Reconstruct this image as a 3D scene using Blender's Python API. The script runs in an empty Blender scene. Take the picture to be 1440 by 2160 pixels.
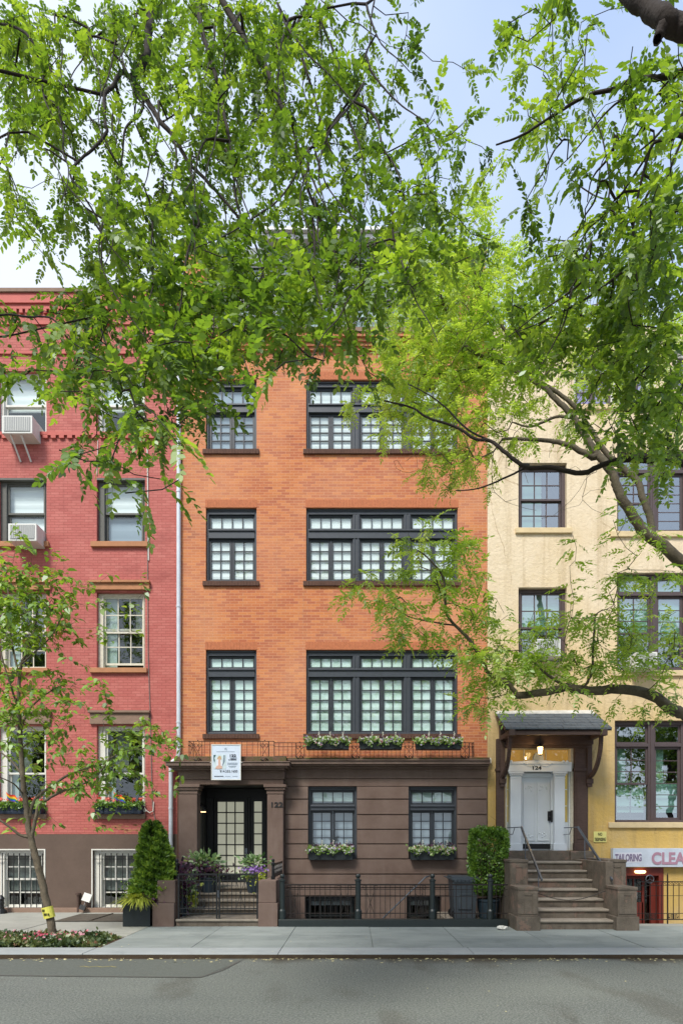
import bpy, math, random
import numpy as np
from mathutils import Vector, Matrix
random.seed(7); rng = np.random.default_rng(7)
S = bpy.context.scene
R = math.radians

# ------------------------------------------------------------ camera, world, sun, exposure
FPX, CX, CY, CAMZ, D0 = 1275.0, 746.0, 1770.0, 1.82, 15.0
cam = bpy.data.cameras.new('camera'); camo = bpy.data.objects.new('camera', cam)
S.collection.objects.link(camo); S.camera = camo
camo.location = (0, -D0, CAMZ); camo.rotation_euler = (R(90), 0, 0)
cam.sensor_fit = 'HORIZONTAL'; cam.sensor_width = 36; cam.lens = 36 * FPX / 1440
cam.shift_x = -(CX - 720) / 1440; cam.shift_y = (CY - 1080) / 1440
cam.clip_start = 0.05; cam.clip_end = 3000

SUN_EL, SUN_AZ = 52, 205          # azimuth of the sun, clockwise from +Y
SKY_STR = 0.05
w = bpy.data.worlds.new('World'); S.world = w; w.use_nodes = True
nt = w.node_tree; nt.nodes.clear()
out = nt.nodes.new('ShaderNodeOutputWorld'); bg = nt.nodes.new('ShaderNodeBackground')
sky = nt.nodes.new('ShaderNodeTexSky'); sky.sky_type = 'NISHITA'; sky.sun_disc = False
sky.sun_elevation = R(SUN_EL); sky.sun_rotation = R(SUN_AZ)
sky.air_density = 1.0; sky.dust_density = 2.0; sky.ozone_density = 1.5
tc = nt.nodes.new('ShaderNodeTexCoord')
nz = nt.nodes.new('ShaderNodeTexNoise'); nz.inputs['Scale'].default_value = 1.6; nz.inputs['Detail'].default_value = 5
mp = nt.nodes.new('ShaderNodeMapping'); mp.inputs['Scale'].default_value = (1, 1, 1.6)
nt.links.new(tc.outputs['Generated'], mp.inputs['Vector']); nt.links.new(mp.outputs[0], nz.inputs['Vector'])
sep = nt.nodes.new('ShaderNodeSeparateXYZ'); nt.links.new(tc.outputs['Generated'], sep.inputs[0])
def wmath(op, a, b, clamp=False):
    n = nt.nodes.new('ShaderNodeMath'); n.operation = op; n.use_clamp = clamp
    for i, q in enumerate((a, b)):
        if isinstance(q, (int, float)): n.inputs[i].default_value = q
        else: nt.links.new(q, n.inputs[i])
    return n.outputs[0]
# thin high cloud: thicker low down and to the left of the street
cl = wmath('ADD', wmath('MULTIPLY', nz.outputs[0], 1.5), wmath('MULTIPLY', sep.outputs[2], -1.25))
cl = wmath('ADD', wmath('ADD', cl, wmath('MULTIPLY', sep.outputs[0], -1.1)), 0.62, True)
mx = nt.nodes.new('ShaderNodeMixRGB'); nt.links.new(cl, mx.inputs[0])
gm = nt.nodes.new('ShaderNodeMixRGB'); gm.inputs[0].default_value = 0.7; gm.inputs[2].default_value = (4.2, 5.6, 8.4, 1)
nt.links.new(sky.outputs[0], gm.inputs[1]); nt.links.new(gm.outputs[0], mx.inputs[1])
mx.inputs[2].default_value = (6.5, 7.1, 8.1, 1)
nt.links.new(mx.outputs[0], bg.inputs[0]); bg.inputs[1].default_value = SKY_STR
nt.links.new(bg.outputs[0], out.inputs[0])
sl = bpy.data.lights.new('sun', 'SUN'); sl.energy = 1.5; sl.angle = R(16); sl.color = (1, 0.955, 0.89)
so = bpy.data.objects.new('sun', sl); S.collection.objects.link(so)
a, e = R(SUN_AZ), R(SUN_EL)
sdir = Vector((math.sin(a) * math.cos(e), math.cos(a) * math.cos(e), math.sin(e)))
so.rotation_euler = sdir.to_track_quat('Z', 'Y').to_euler(); so.location = (0, -30, 40)
S.view_settings.view_transform = 'Standard'; S.view_settings.look = 'None'
S.view_settings.exposure = 1.58; S.view_settings.gamma = 1
S.cycles.max_bounces = 8; S.cycles.transparent_max_bounces = 16

# ------------------------------------------------------------ helpers
def PX(px, d): return (px - CX) * d / FPX
def PZ(py, d): return CAMZ + (CY - py) * d / FPX
def P(px, py, d): return Vector((PX(px, d), d - D0, PZ(py, d)))
def FX(px): return PX(px, D0)
def FZ(py): return PZ(py, D0)
def c(r, g, b):
    f = lambda u: (u / 255) / 12.92 if u / 255 <= .04045 else ((u / 255 + .055) / 1.055) ** 2.4
    return (f(r), f(g), f(b), 1)

WL = {}
def wloc(o): return WL.get(o.name, Vector((0, 0, 0)))
class MB:
    def __init__(s): s.v = []; s.f = []
    def quad(s, *p):
        i = len(s.v); s.v += [tuple(q) for q in p]; s.f.append(tuple(range(i, i + len(p)))); return s
    def box(s, x0, x1, y0, y1, z0, z1):
        if x0 > x1: x0, x1 = x1, x0
        if y0 > y1: y0, y1 = y1, y0
        if z0 > z1: z0, z1 = z1, z0
        i = len(s.v)
        s.v += [(x0,y0,z0),(x1,y0,z0),(x1,y1,z0),(x0,y1,z0),(x0,y0,z1),(x1,y0,z1),(x1,y1,z1),(x0,y1,z1)]
        s.f += [(i,i+3,i+2,i+1),(i+4,i+5,i+6,i+7),(i,i+1,i+5,i+4),(i+1,i+2,i+6,i+5),(i+2,i+3,i+7,i+6),(i+3,i,i+4,i+7)]
        return s
    def bar(s, p0, p1, w_, h_):
        p0 = Vector(p0); p1 = Vector(p1); d = (p1 - p0).normalized()
        up = Vector((0,0,1)) if abs(d.z) < .95 else Vector((0,1,0))
        sx = d.cross(up).normalized() * w_ / 2; sz = sx.cross(d).normalized() * h_ / 2
        i = len(s.v)
        for p in (p0, p1):
            for q in (-sx-sz, sx-sz, sx+sz, -sx+sz): s.v.append(tuple(p + q))
        s.f += [(i,i+1,i+2,i+3),(i+7,i+6,i+5,i+4)] + [(i+k,i+4+k,i+4+(k+1)%4,i+(k+1)%4) for k in range(4)]
        return s
    def tube(s, pts, rs, n=8, caps=True):
        pts = [Vector(p) for p in pts]
        if not hasattr(rs, '__len__'): rs = [rs] * len(pts)
        base = len(s.v); ref = None
        for k, p in enumerate(pts):
            a_ = pts[max(k-1, 0)]; b_ = pts[min(k+1, len(pts)-1)]
            t = (b_ - a_).normalized()
            if t.length < .5: t = Vector((0,0,1))
            if ref is None:
                ref = t.cross(Vector((0,0,1)) if abs(t.z) < .9 else Vector((1,0,0))).normalized()
            else:
                ref = (ref - t * ref.dot(t))
                ref = ref.normalized() if ref.length > 1e-4 else t.orthogonal().normalized()
            q = t.cross(ref)
            for j in range(n):
                an = 2 * math.pi * j / n
                s.v.append(tuple(p + (ref * math.cos(an) + q * math.sin(an)) * rs[k]))
        for k in range(len(pts) - 1):
            for j in range(n):
                b0 = base + k*n; b1 = b0 + n
                s.f.append((b0+j, b0+(j+1)%n, b1+(j+1)%n, b1+j))
        if caps:
            s.f.append(tuple(base + j for j in reversed(range(n))))
            s.f.append(tuple(base + (len(pts)-1)*n + j for j in range(n)))
        return s
    def lathe(s, x, y, prof, n=16):      # prof: (r, z)
        base = len(s.v)
        for r_, z in prof:
            for j in range(n):
                an = 2 * math.pi * j / n; s.v.append((x + r_*math.cos(an), y + r_*math.sin(an), z))
        for k in range(len(prof) - 1):
            for j in range(n):
                b0 = base + k*n; b1 = b0 + n
                s.f.append((b0+j, b0+(j+1)%n, b1+(j+1)%n, b1+j))
        s.f.append(tuple(base + j for j in reversed(range(n))))
        s.f.append(tuple(base + (len(prof)-1)*n + j for j in range(n)))
        return s
    def ball(s, x, y, z, r_, n=12):
        return s.lathe(x, y, [(max(.001, r_*math.sin(math.pi*k/8)), z - r_*math.cos(math.pi*k/8)) for k in range(9)], n)
    def prism(s, pts, y0, y1):           # pts (x,z) outline extruded along y
        i = len(s.v); n = len(pts)
        s.v += [(x, y0, z) for x, z in pts] + [(x, y1, z) for x, z in pts]
        s.f.append(tuple(range(i, i+n))); s.f.append(tuple(reversed(range(i+n, i+2*n))))
        s.f += [(i+k, i+n+k, i+n+(k+1)%n, i+(k+1)%n) for k in range(n)]
        return s
    def build(s, name, m, parent=None, smooth=False, bevel=0, label=None, cat=None, kind=None, group=None):
        off = wloc(parent) if parent else Vector((0,0,0))
        me = bpy.data.meshes.new(name)
        me.from_pydata([(a_-off.x, b_-off.y, c_-off.z) for a_, b_, c_ in s.v], [], s.f); me.update()
        if m: me.materials.append(m)
        if smooth: me.polygons.foreach_set('use_smooth', [True]*len(me.polygons))
        o = bpy.data.objects.new(name, me); S.collection.objects.link(o)
        if parent: o.parent = parent; WL[o.name] = off
        if bevel:
            bm_ = o.modifiers.new('bevel', 'BEVEL'); bm_.width = bevel; bm_.segments = 2; bm_.limit_method = 'ANGLE'
        tag(o, label, cat, kind, group); return o
def tag(o, label=None, cat=None, kind=None, group=None):
    if label: o['label'] = label
    if cat: o['category'] = cat
    if kind: o['kind'] = kind
    if group: o['group'] = group
    return o
def thing(name, loc, label, cat, group=None):
    o = bpy.data.objects.new(name, None); S.collection.objects.link(o); o.location = loc
    o.empty_display_size = .2; WL[o.name] = Vector(loc); return tag(o, label, cat, None, group)
def npmesh(name, V, F, m, parent, tint=None, smooth=False):
    """V (n,3) world coords, F (k,c) faces of equal size"""
    off = wloc(parent) if parent else Vector((0,0,0))
    V = np.asarray(V, dtype=np.float32) - np.array(off, dtype=np.float32)
    me = bpy.data.meshes.new(name); k, cc = F.shape
    me.vertices.add(len(V)); me.vertices.foreach_set('co', V.ravel())
    me.loops.add(k*cc); me.loops.foreach_set('vertex_index', F.ravel().astype(np.int32))
    me.polygons.add(k); me.polygons.foreach_set('loop_start', np.arange(0, k*cc, cc, dtype=np.int32))
    me.update(calc_edges=True); me.validate()
    if tint is not None:
        at = me.attributes.new('tint', 'FLOAT', 'FACE'); at.data.foreach_set('value', tint.astype(np.float32))
    me.materials.append(m)
    o = bpy.data.objects.new(name, me); S.collection.objects.link(o)
    if parent: o.parent = parent; WL[o.name] = off
    return o
def text(name, s_, x, y, z, size, m, parent, depth=.004, align='CENTER', sx=1.0, bold=0.0, rot=None):
    cu = bpy.data.curves.new(name, 'FONT'); cu.body = s_; cu.size = size; cu.extrude = depth; cu.align_x = align; cu.offset = bold
    t = bpy.data.objects.new('tmp_text', cu); S.collection.objects.link(t)
    bpy.context.view_layer.update()
    me = bpy.data.meshes.new_from_object(t.evaluated_get(bpy.context.evaluated_depsgraph_get()))
    bpy.data.objects.remove(t)
    M = Matrix.Translation(Vector((x, y, z)) - wloc(parent)) @ (rot or Matrix.Rotation(R(90), 4, 'X')) @ Matrix.Diagonal((sx, 1, 1, 1))
    me.transform(M); me.materials.clear(); me.materials.append(m)
    o = bpy.data.objects.new(name, me); S.collection.objects.link(o); o.parent = parent; WL[o.name] = wloc(parent); return o

# ------------------------------------------------------------ materials
class NM:
    def __init__(s, name, rough=.7, metal=0, spec=.5):
        s.m = bpy.data.materials.new(name); s.m.use_nodes = True; s.t = s.m.node_tree
        s.b = s.t.nodes['Principled BSDF']; s.b.inputs['Roughness'].default_value = rough
        s.b.inputs['Metallic'].default_value = metal; s.b.inputs['Specular IOR Level'].default_value = spec
        s.out = s.t.nodes['Material Output']
        g = s.t.nodes.new('ShaderNodeNewGeometry'); s.pos = g.outputs['Position']; s.geo = g
    def n(s, t): return s.t.nodes.new(t)
    def l(s, a_, b_): s.t.links.new(a_, b_)
    def val(s, i, q):
        if isinstance(q, (int, float)): i.default_value = q
        elif isinstance(q, tuple): i.default_value = q
        else: s.l(q, i)
    def math(s, op, a_, b_=0., clamp=False):
        n = s.n('ShaderNodeMath'); n.operation = op; n.use_clamp = clamp
        s.val(n.inputs[0], a_); s.val(n.inputs[1], b_); return n.outputs[0]
    def mix(s, f, a_, b_, mode='MIX'):
        n = s.n('ShaderNodeMixRGB'); n.blend_type = mode
        s.val(n.inputs[0], f); s.val(n.inputs[1], a_); s.val(n.inputs[2], b_); return n.outputs[0]
    def noise(s, scale, detail=3, vec=None, stretch=None, rough=.55):
        n = s.n('ShaderNodeTexNoise'); n.inputs['Scale'].default_value = scale; n.inputs['Detail'].default_value = detail
        n.inputs['Roughness'].default_value = rough
        v = vec if vec is not None else s.pos
        if stretch:
            mp_ = s.n('ShaderNodeMapping'); mp_.inputs['Scale'].default_value = stretch; s.l(v, mp_.inputs[0]); v = mp_.outputs[0]
        s.l(v, n.inputs['Vector']); return n.outputs[0]
    def ramp(s, f, stops):
        n = s.n('ShaderNodeValToRGB'); s.l(f, n.inputs[0]); el = n.color_ramp.elements
        while len(el) < len(stops): el.new(.5)
        for e_, (p_, col) in zip(el, stops): e_.position = p_; e_.color = col
        return n.outputs[0]
    def rng(s, f, a0, a1, b0, b1):
        n = s.n('ShaderNodeMapRange'); s.l(f, n.inputs[0])
        for i, q in enumerate((a0, a1, b0, b1)): n.inputs[i+1].default_value = q
        return n.outputs[0]
    def bump(s, h, st=.3, dist=.01):
        n = s.n('ShaderNodeBump'); n.inputs['Strength'].default_value = st; n.inputs['Distance'].default_value = dist
        s.l(h, n.inputs['Height']); s.l(n.outputs[0], s.b.inputs['Normal'])
    def xyz(s):
        n = s.n('ShaderNodeSeparateXYZ'); s.l(s.pos, n.inputs[0]); return n.outputs
    def col(s, q): s.val(s.b.inputs['Base Color'], q); return s
def scal(k, t): return (k[0]*t, k[1]*t, k[2]*t, 1)
def plain(name, col, rough=.6, var=.12, nscale=6, bump=.15, bscale=60, metal=0, spec=.4, stretch=None):
    k = NM(name, rough, metal, spec)
    f = k.noise(nscale, 5, stretch=stretch); f2 = k.noise(nscale*7, 3)
    f = k.math('ADD', k.math('MULTIPLY', f, .7), k.math('MULTIPLY', f2, .3))
    k.col(k.mix(k.rng(f, .3, .7, 0, 1), scal(col, 1-var), scal(col, 1+var)))
    if bump: k.bump(k.noise(bscale, 3), bump, .01)
    return k.m
def brick(name, ramp_stops, mortar, mort_w=.010, bw=.212, bh=.0677, patch=None, patch_amt=.0, stain=None, bst=.5, msk_amt=1.0, rough=.85):
    k = NM(name, rough, 0, .25); x, y, z = k.xyz()
    u = k.math('ADD', x, y)
    v = k.math('DIVIDE', z, bh); row = k.math('FLOOR', v)
    odd = k.math('MULTIPLY', k.math('FLOORED_MODULO', row, 2.), .5)
    uu = k.math('ADD', k.math('DIVIDE', u, bw), odd); cn = k.math('FLOOR', uu)
    fu = k.math('FRACT', uu); fv = k.math('FRACT', v)
    mk = k.math('MAXIMUM', k.math('LESS_THAN', fu, mort_w/bw), k.math('LESS_THAN', fv, mort_w/bh))
    cb = k.n('ShaderNodeCombineXYZ'); k.l(cn, cb.inputs[0]); k.l(row, cb.inputs[1])
    wn = k.n('ShaderNodeTexWhiteNoise'); wn.noise_dimensions = '2D'; k.l(cb.outputs[0], wn.inputs['Vector'])
    f = wn.outputs['Value']
    big = k.noise(.9, 5, stretch=(1, 1, 2.2))
    f = k.math('ADD', k.math('MULTIPLY', f, .76), k.math('MULTIPLY', k.rng(big, .3, .7, 0, 1), .24))
    col = k.ramp(f, ramp_stops)
    if patch:
        pm = k.rng(k.noise(.75, 6, stretch=(1, 1, 2.6), rough=.7), .50, .70, 0, patch_amt); col = k.mix(k.math('MULTIPLY', pm, k.math('GREATER_THAN', f, .35)), col, patch)
    if stain:
        st = k.rng(k.noise(1.3, 7, stretch=(.7, 1, 1.6), rough=.7), .5, .72, 0, stain[1]); col = k.mix(st, col, stain[0])
        st2 = k.rng(k.noise(9, 4, stretch=(.5, 1, 2.5), rough=.7), .62, .72, 0, stain[1]*.7); col = k.mix(st2, col, stain[0])
    dr_ = k.rng(k.noise(1., 5, stretch=(4.5, 4.5, .22), rough=.7), .56, .74, 0, .30); col = k.mix(dr_, col, scal(mortar, .55))
    pale = k.rng(k.noise(.45, 5, stretch=(1, 1, .8)), .42, .66, 0, .30); col = k.mix(pale, col, scal(mortar, 1.25))
    grit = k.rng(k.noise(45, 2), .25, .75, .88, 1.12)
    gn = k.n('ShaderNodeCombineXYZ'); [k.l(grit, gn.inputs[i]) for i in range(3)]
    col = k.mix(1., col, gn.outputs[0], 'MULTIPLY')
    col = k.mix(k.math('MULTIPLY', mk, msk_amt), col, mortar); k.col(col)
    h = k.math('ADD', k.math('MULTIPLY', k.math('SUBTRACT', 1., mk), 1.), k.math('MULTIPLY', k.noise(30, 3), .35))
    k.bump(h, bst, .008); return k.m

M_orange = brick('orange_brick', [(0, c(142,84,66)), (.15, c(174,101,72)), (.5, c(186,112,74)), (.8, c(197,122,77)), (1, c(206,138,90))],
                 c(204,154,120), mort_w=.013, patch=c(214,148,76), patch_amt=.4, stain=(c(150,100,80), .3), msk_amt=.65)
M_red = brick('red_painted_brick', [(0, c(180,99,91)), (.5, c(186,106,97)), (1, c(194,117,107))], c(146,72,66),
              mort_w=.011, stain=(c(148,76,70), .75), msk_amt=.55, bst=.7, rough=.7)
M_redtrim = plain('red_painted_trim', c(188,96,86), .7, .1, 5, .3, 50)
M_brickdark = plain('dark_sill_brick', c(88,62,50), .85, .25, 12, .4, 50)
M_soldier = plain('soldier_course_brick', c(182,110,74), .85, .2, 16, .4, 50)
M_mortar = plain('mortar', c(130,96,76), .9, .1, 20, .2, 50)
def stucco():
    k = NM('yellow_stucco', .85, 0, .25); x, y, z = k.xyz()
    n1 = k.noise(.7, 6); n2 = k.noise(5, 6, rough=.7)
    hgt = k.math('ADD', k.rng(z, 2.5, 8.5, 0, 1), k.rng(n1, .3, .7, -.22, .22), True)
    base = k.mix(hgt, c(204,170,98), c(224,206,176))  # glare higher up and canopy shade lower down, put into the wall colour
    base = k.mix(k.rng(n2, .5, .75, 0, .35), base, c(190,162,116)); base = k.mix(k.rng(k.noise(1.8, 6, rough=.75), .52, .68, 0, .4), base, c(196,176,140))
    drip = k.noise(1.2, 5, stretch=(3.2, 1, .16), rough=.65)
    base = k.mix(k.rng(drip, .50, .70, 0, .5), base, c(160,136,96))
    vor = k.n('ShaderNodeTexVoronoi'); vor.feature = 'DISTANCE_TO_EDGE'; vor.inputs['Scale'].default_value = .55
    dn = k.n('ShaderNodeMixRGB'); dn.inputs[0].default_value = .25; k.l(k.pos, dn.inputs[1])
    nn = k.n('ShaderNodeTexNoise'); nn.inputs['Scale'].default_value = 1.5; nn.inputs['Detail'].default_value = 5; k.l(k.pos, nn.inputs['Vector']); k.l(nn.outputs['Color'], dn.inputs[2])
    k.l(dn.outputs[0], vor.inputs['Vector'])
    crack = k.math('MULTIPLY', k.math('LESS_THAN', vor.outputs['Distance'], .004), k.rng(k.noise(.8, 2), .48, .56, 0, .45))
    base = k.mix(crack, base, c(140,110,70)); k.col(base)
    k.bump(k.math('ADD', k.noise(14, 5), k.math('MULTIPLY', k.noise(50, 2), .4)), .55, .03); return k.m
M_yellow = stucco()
def brown_mat():
    k = NM('brownstone', .82, 0, .25); f = k.noise(1.6, 6, rough=.65)
    col = k.mix(k.rng(f, .32, .68, 0, 1), c(102,84,75), c(121,103,93))
    col = k.mix(k.rng(k.noise(1.5, 5, stretch=(3, 3, .3), rough=.7), .55, .75, 0, .4), col, c(134,118,108))
    col = k.mix(k.rng(k.noise(26, 3, rough=.8), .62, .72, 0, .35), col, c(84,70,62))
    k.col(col); k.bump(k.noise(70, 3), .3, .008); return k.m
M_brownstone = brown_mat()
M_brownledge = None
def ledge():
    k = NM('mossy_ledge', .9, 0, .2); f = k.noise(7, 6, rough=.7)
    k.col(k.mix(k.rng(f, .42, .6, 0, 1), c(108,84,70), c(86,84,52))); k.bump(k.noise(40, 4), .6, .02); return k.m
M_brownledge = ledge()
M_brownbase = plain('brown_painted_base', c(98,82,72), .8, .12, 1.8, .35, 40, spec=.3)
def spalled(name, base, chip, dark):
    k = NM(name, .92, 0, .2); f = k.noise(4, 6, rough=.7)
    col = k.mix(k.rng(f, .3, .7, 0, 1), scal(base, .70), scal(base, 1.28))
    col = k.mix(k.rng(k.noise(2.2, 6, rough=.75), .56, .60, 0, .7), col, chip)
    col = k.mix(k.rng(k.noise(1.4, 6, stretch=(3.5, 3.5, .4), rough=.7), .52, .7, 0, .55), col, dark)
    k.col(col); k.bump(k.math('ADD', k.noise(40, 4), k.math('MULTIPLY', f, 1.5)), .6, .012); return k.m
M_stoop = spalled('weathered_brownstone', c(104,95,84), c(132,108,95), c(66,61,54))
M_stoop_tread = plain('worn_tread_stone', c(142,133,120), .9, .25, 6, .4, 60, spec=.2)
M_tan = plain('tan_stone', c(176,124,88), .85, .14, 6, .35, 60)
M_taupe = plain('taupe_stone', c(136,112,96), .85, .14, 6, .35, 60)
M_slate = plain('slate_blue_paint', c(62,67,74), .45, .1, 8, .05)
M_slate2 = plain('dark_sash_paint', c(46,51,57), .45, .1, 8, .05)
M_greyframe = plain('grey_green_paint', c(92,92,86), .6, .12, 8, .1)
M_white = plain('aged_white_paint', c(214,212,202), .55, .08, 7, .12)
M_whitedoor = plain('white_gloss_paint', c(214,220,224), .4, .03, 4, .05)
M_cream = plain('cream_peeling_paint', c(206,200,182), .65, .16, 16, .25)
M_purple = plain('brown_violet_paint', c(84,72,72), .5, .1, 7, .08)
M_black = plain('black_iron', c(17,19,20), .42, .25, 18, .15, 80, metal=.0, spec=.6)
M_rust = plain('dark_brown_iron', c(34,26,22), .55, .3, 20, .2, 80)
M_greeniron = plain('green_black_iron', c(26,36,35), .4, .2, 18, .1, spec=.6)
M_steel = plain('handrail_steel', c(110,116,124), .35, .15, 14, .05, metal=.75)
M_galv = plain('painted_downspout', c(204,210,216), .45, .12, 5, .08, metal=.2)
M_slateroof = plain('slate_shingle', c(84,90,94), .7, .25, 9, .4, 40)
M_flash = plain('weathered_flashing', c(196,192,182), .5, .25, 5, .2)
M_timber = plain('dark_stained_timber', c(78,60,52), .7, .25, 7, .25, 60, stretch=(1, 1, 6))
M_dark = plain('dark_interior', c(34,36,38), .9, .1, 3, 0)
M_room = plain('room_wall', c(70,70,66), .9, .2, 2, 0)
M_porch = plain('porch_dark_paint', c(34,36,38), .5, .15, 4, .05)
M_soil = plain('soil', c(74,56,42), .95, .3, 14, .8, 40)
M_box = plain('dark_green_planter_box', c(30,38,40), .5, .15, 9, .1)
M_navy = plain('navy_planter_box', c(36,48,66), .45, .15, 9, .1)
M_bin = plain('grey_bin_plastic', c(66,74,80), .5, .12, 6, .1)
M_acw = plain('off_white_plastic', c(216,216,208), .45, .06, 8, .03)
M_acg = plain('grey_grille', c(150,152,150), .5, .1, 20, .1)
M_redwood = plain('red_painted_wood', c(112,44,34), .5, .15, 7, .1)
M_concsill = plain('yellow_sill', c(212,190,148), .8, .1, 6, .3)
M_ink = plain('black_ink', c(24,24,26), .5, .05, 10, 0)
M_bark_dark = plain('dark_bark', c(46,39,34), .9, .35, 9, .9, 30, stretch=(1, 1, .5))
M_bark_mid = plain('grey_brown_bark', c(86,78,62), .9, .5, 5, .9, 30)
M_bark_young = plain('pale_young_bark', c(100,90,74), .9, .55, 9, 1., 30, stretch=(1.5, 1.5, 1))
def pane_mat(name, tintc, refl):
    m = bpy.data.materials.new(name); m.use_nodes = True; t = m.node_tree; t.nodes.clear()
    o = t.nodes.new('ShaderNodeOutputMaterial'); mxs = t.nodes.new('ShaderNodeMixShader')
    tr = t.nodes.new('ShaderNodeBsdfTransparent'); tr.inputs[0].default_value = tintc
    gl = t.nodes.new('ShaderNodeBsdfGlossy'); gl.inputs['Roughness'].default_value = .015; gl.inputs[0].default_value = (.95, 1, 1, 1)
    g = t.nodes.new('ShaderNodeNewGeometry'); nz_ = t.nodes.new('ShaderNodeTexNoise'); nz_.inputs['Scale'].default_value = 2.2
    t.links.new(g.outputs['Position'], nz_.inputs['Vector'])
    bp = t.nodes.new('ShaderNodeBump'); bp.inputs['Strength'].default_value = .12; bp.inputs['Distance'].default_value = .03
    t.links.new(nz_.outputs[0], bp.inputs['Height']); t.links.new(bp.outputs[0], gl.inputs['Normal'])
    lw_ = t.nodes.new('ShaderNodeLayerWeight'); lw_.inputs[0].default_value = .5
    fr = t.nodes.new('ShaderNodeMath'); fr.operation = 'POWER'; fr.inputs[1].default_value = 4; t.links.new(lw_.outputs['Facing'], fr.inputs[0])
    ad = t.nodes.new('ShaderNodeMath'); ad.operation = 'ADD'; ad.use_clamp = True; ad.inputs[1].default_value = refl
    t.links.new(fr.outputs[0], ad.inputs[0]); t.links.new(ad.outputs[0], mxs.inputs[0])
    t.links.new(tr.outputs[0], mxs.inputs[1]); t.links.new(gl.outputs[0], mxs.inputs[2]); t.links.new(mxs.outputs[0], o.inputs[0]); return m
M_pane = pane_mat('window_glass', (.95, .99, .98, 1), .13)
M_paneT = pane_mat('tinted_window_glass', (.62, .80, .75, 1), .40)
M_paneC = pane_mat('old_clear_glass', (.80, .84, .84, 1), .12)
def blind(name, c0, c1, period, amt=.5):
    k = NM(name, .8, 0, .2); x, y, z = k.xyz()
    fr = k.math('FRACT', k.math('DIVIDE', z, period))
    tri = k.math('ABSOLUTE', k.math('SUBTRACT', k.math('MULTIPLY', fr, 2.), 1.))
    f = k.math('ADD', k.math('MULTIPLY', tri, amt), k.math('MULTIPLY', k.noise(1.7, 4, stretch=(.4, 1, 1)), 1-amt))
    k.col(k.mix(f, c0, c1)); k.bump(tri, .5, .02); return k.m
M_blind_mint = blind('pale_green_roman_shade', c(176,204,196), c(222,238,232), .205)
M_blind_white = blind('white_roman_shade', c(208,218,218), c(242,246,246), .205)
M_blind_grey = blind('grey_blue_shade', c(120,136,150), c(168,182,194), .4, .2)
M_blind_lav = blind('lavender_shade', c(150,132,186), c(176,160,208), .5, .2)
M_frost = blind('frosted_door_film', c(176,176,156), c(200,200,182), .9, .2)
M_frost.node_tree.nodes['Principled BSDF'].inputs['Emission Color'].default_value = (.85,.85,.66,1); M_frost.node_tree.nodes['Principled BSDF'].inputs['Emission Strength'].default_value = .10  # faint glow added to brighten the door panes inside the dark porch
M_curtain = blind('pale_curtain', c(150,176,168), c(214,228,220), .9, .1)
M_amber = None
def emis(name, col, st):
    m = bpy.data.materials.new(name); m.use_nodes = True; b = m.node_tree.nodes['Principled BSDF']
    b.inputs['Emission Color'].default_value = col; b.inputs['Emission Strength'].default_value = st; b.inputs['Base Color'].default_value = col; return m
M_lamp = emis('warm_lamp_glass', (1, .70, .30, 1), 1.4)
M_amber = emis('amber_added_glow', (.50, .27, .06, 1), .16)  # amber panes with an added glow, as little light reaches the recess
M_olive = emis('olive_added_glow', (.22, .17, .045, 1), .3)  # sidelight glass brightened by an added glow
def foliage(name, stops, transl=.45, gloss=.06, tcol=1.25):
    m = bpy.data.materials.new(name); m.use_nodes = True; t = m.node_tree; t.nodes.clear()
    o = t.nodes.new('ShaderNodeOutputMaterial')
    at = t.nodes.new('ShaderNodeAttribute'); at.attribute_name = 'tint'
    cr = t.nodes.new('ShaderNodeValToRGB'); el = cr.color_ramp.elements
    while len(el) < len(stops): el.new(.5)
    for e_, (p_, col) in zip(el, stops): e_.position = p_; e_.color = col
    t.links.new(at.outputs['Fac'], cr.inputs[0])
    df = t.nodes.new('ShaderNodeBsdfDiffuse'); tl = t.nodes.new('ShaderNodeBsdfTranslucent')
    gl = t.nodes.new('ShaderNodeBsdfGlossy'); gl.inputs['Roughness'].default_value = .45; gl.inputs[0].default_value = (.9, 1, .9, 1)
    mu = t.nodes.new('ShaderNodeMixRGB'); mu.blend_type = 'MULTIPLY'; mu.inputs[0].default_value = 1; mu.inputs[2].default_value = (tcol*1.05, tcol, tcol*.5, 1)
    t.links.new(cr.outputs[0], df.inputs[0]); t.links.new(cr.outputs[0], mu.inputs[1]); t.links.new(mu.outputs[0], tl.inputs[0])
    a1 = t.nodes.new('ShaderNodeMixShader'); a1.inputs[0].default_value = transl
    t.links.new(df.outputs[0], a1.inputs[1]); t.links.new(tl.outputs[0], a1.inputs[2])
    a2 = t.nodes.new('ShaderNodeMixShader'); a2.inputs[0].default_value = gloss
    t.links.new(a1.outputs[0], a2.inputs[1]); t.links.new(gl.outputs[0], a2.inputs[2]); t.links.new(a2.outputs[0], o.inputs[0]); return m
M_leafA = foliage('street_tree_leaf', [(0, (.040,.090,.012,1)), (.45, (.138,.250,.024,1)), (1, (.32,.46,.05,1))], .65)
M_leafB = foliage('bright_tree_leaf', [(0, (.14,.25,.025,1)), (.5, (.32,.48,.055,1)), (1, (.50,.62,.12,1))], .6)
M_leafY = foliage('young_tree_leaf', [(0, (.09,.17,.03,1)), (.5, (.22,.37,.04,1)), (.93, (.36,.50,.07,1)), (1, (.45,.25,.10,1))], .45)
M_shrub = foliage('evergreen_shrub_leaf', [(0, (.03,.07,.015,1)), (.55, (.15,.27,.03,1)), (1, (.36,.50,.06,1))], .3)
M_hedge = foliage('boxwood_leaf', [(0, (.04,.10,.015,1)), (.6, (.16,.30,.035,1)), (1, (.32,.48,.06,1))], .3)
M_grassy = foliage('golden_grass', [(0, (.24,.30,.03,1)), (1, (.62,.66,.12,1))], .4)
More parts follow.
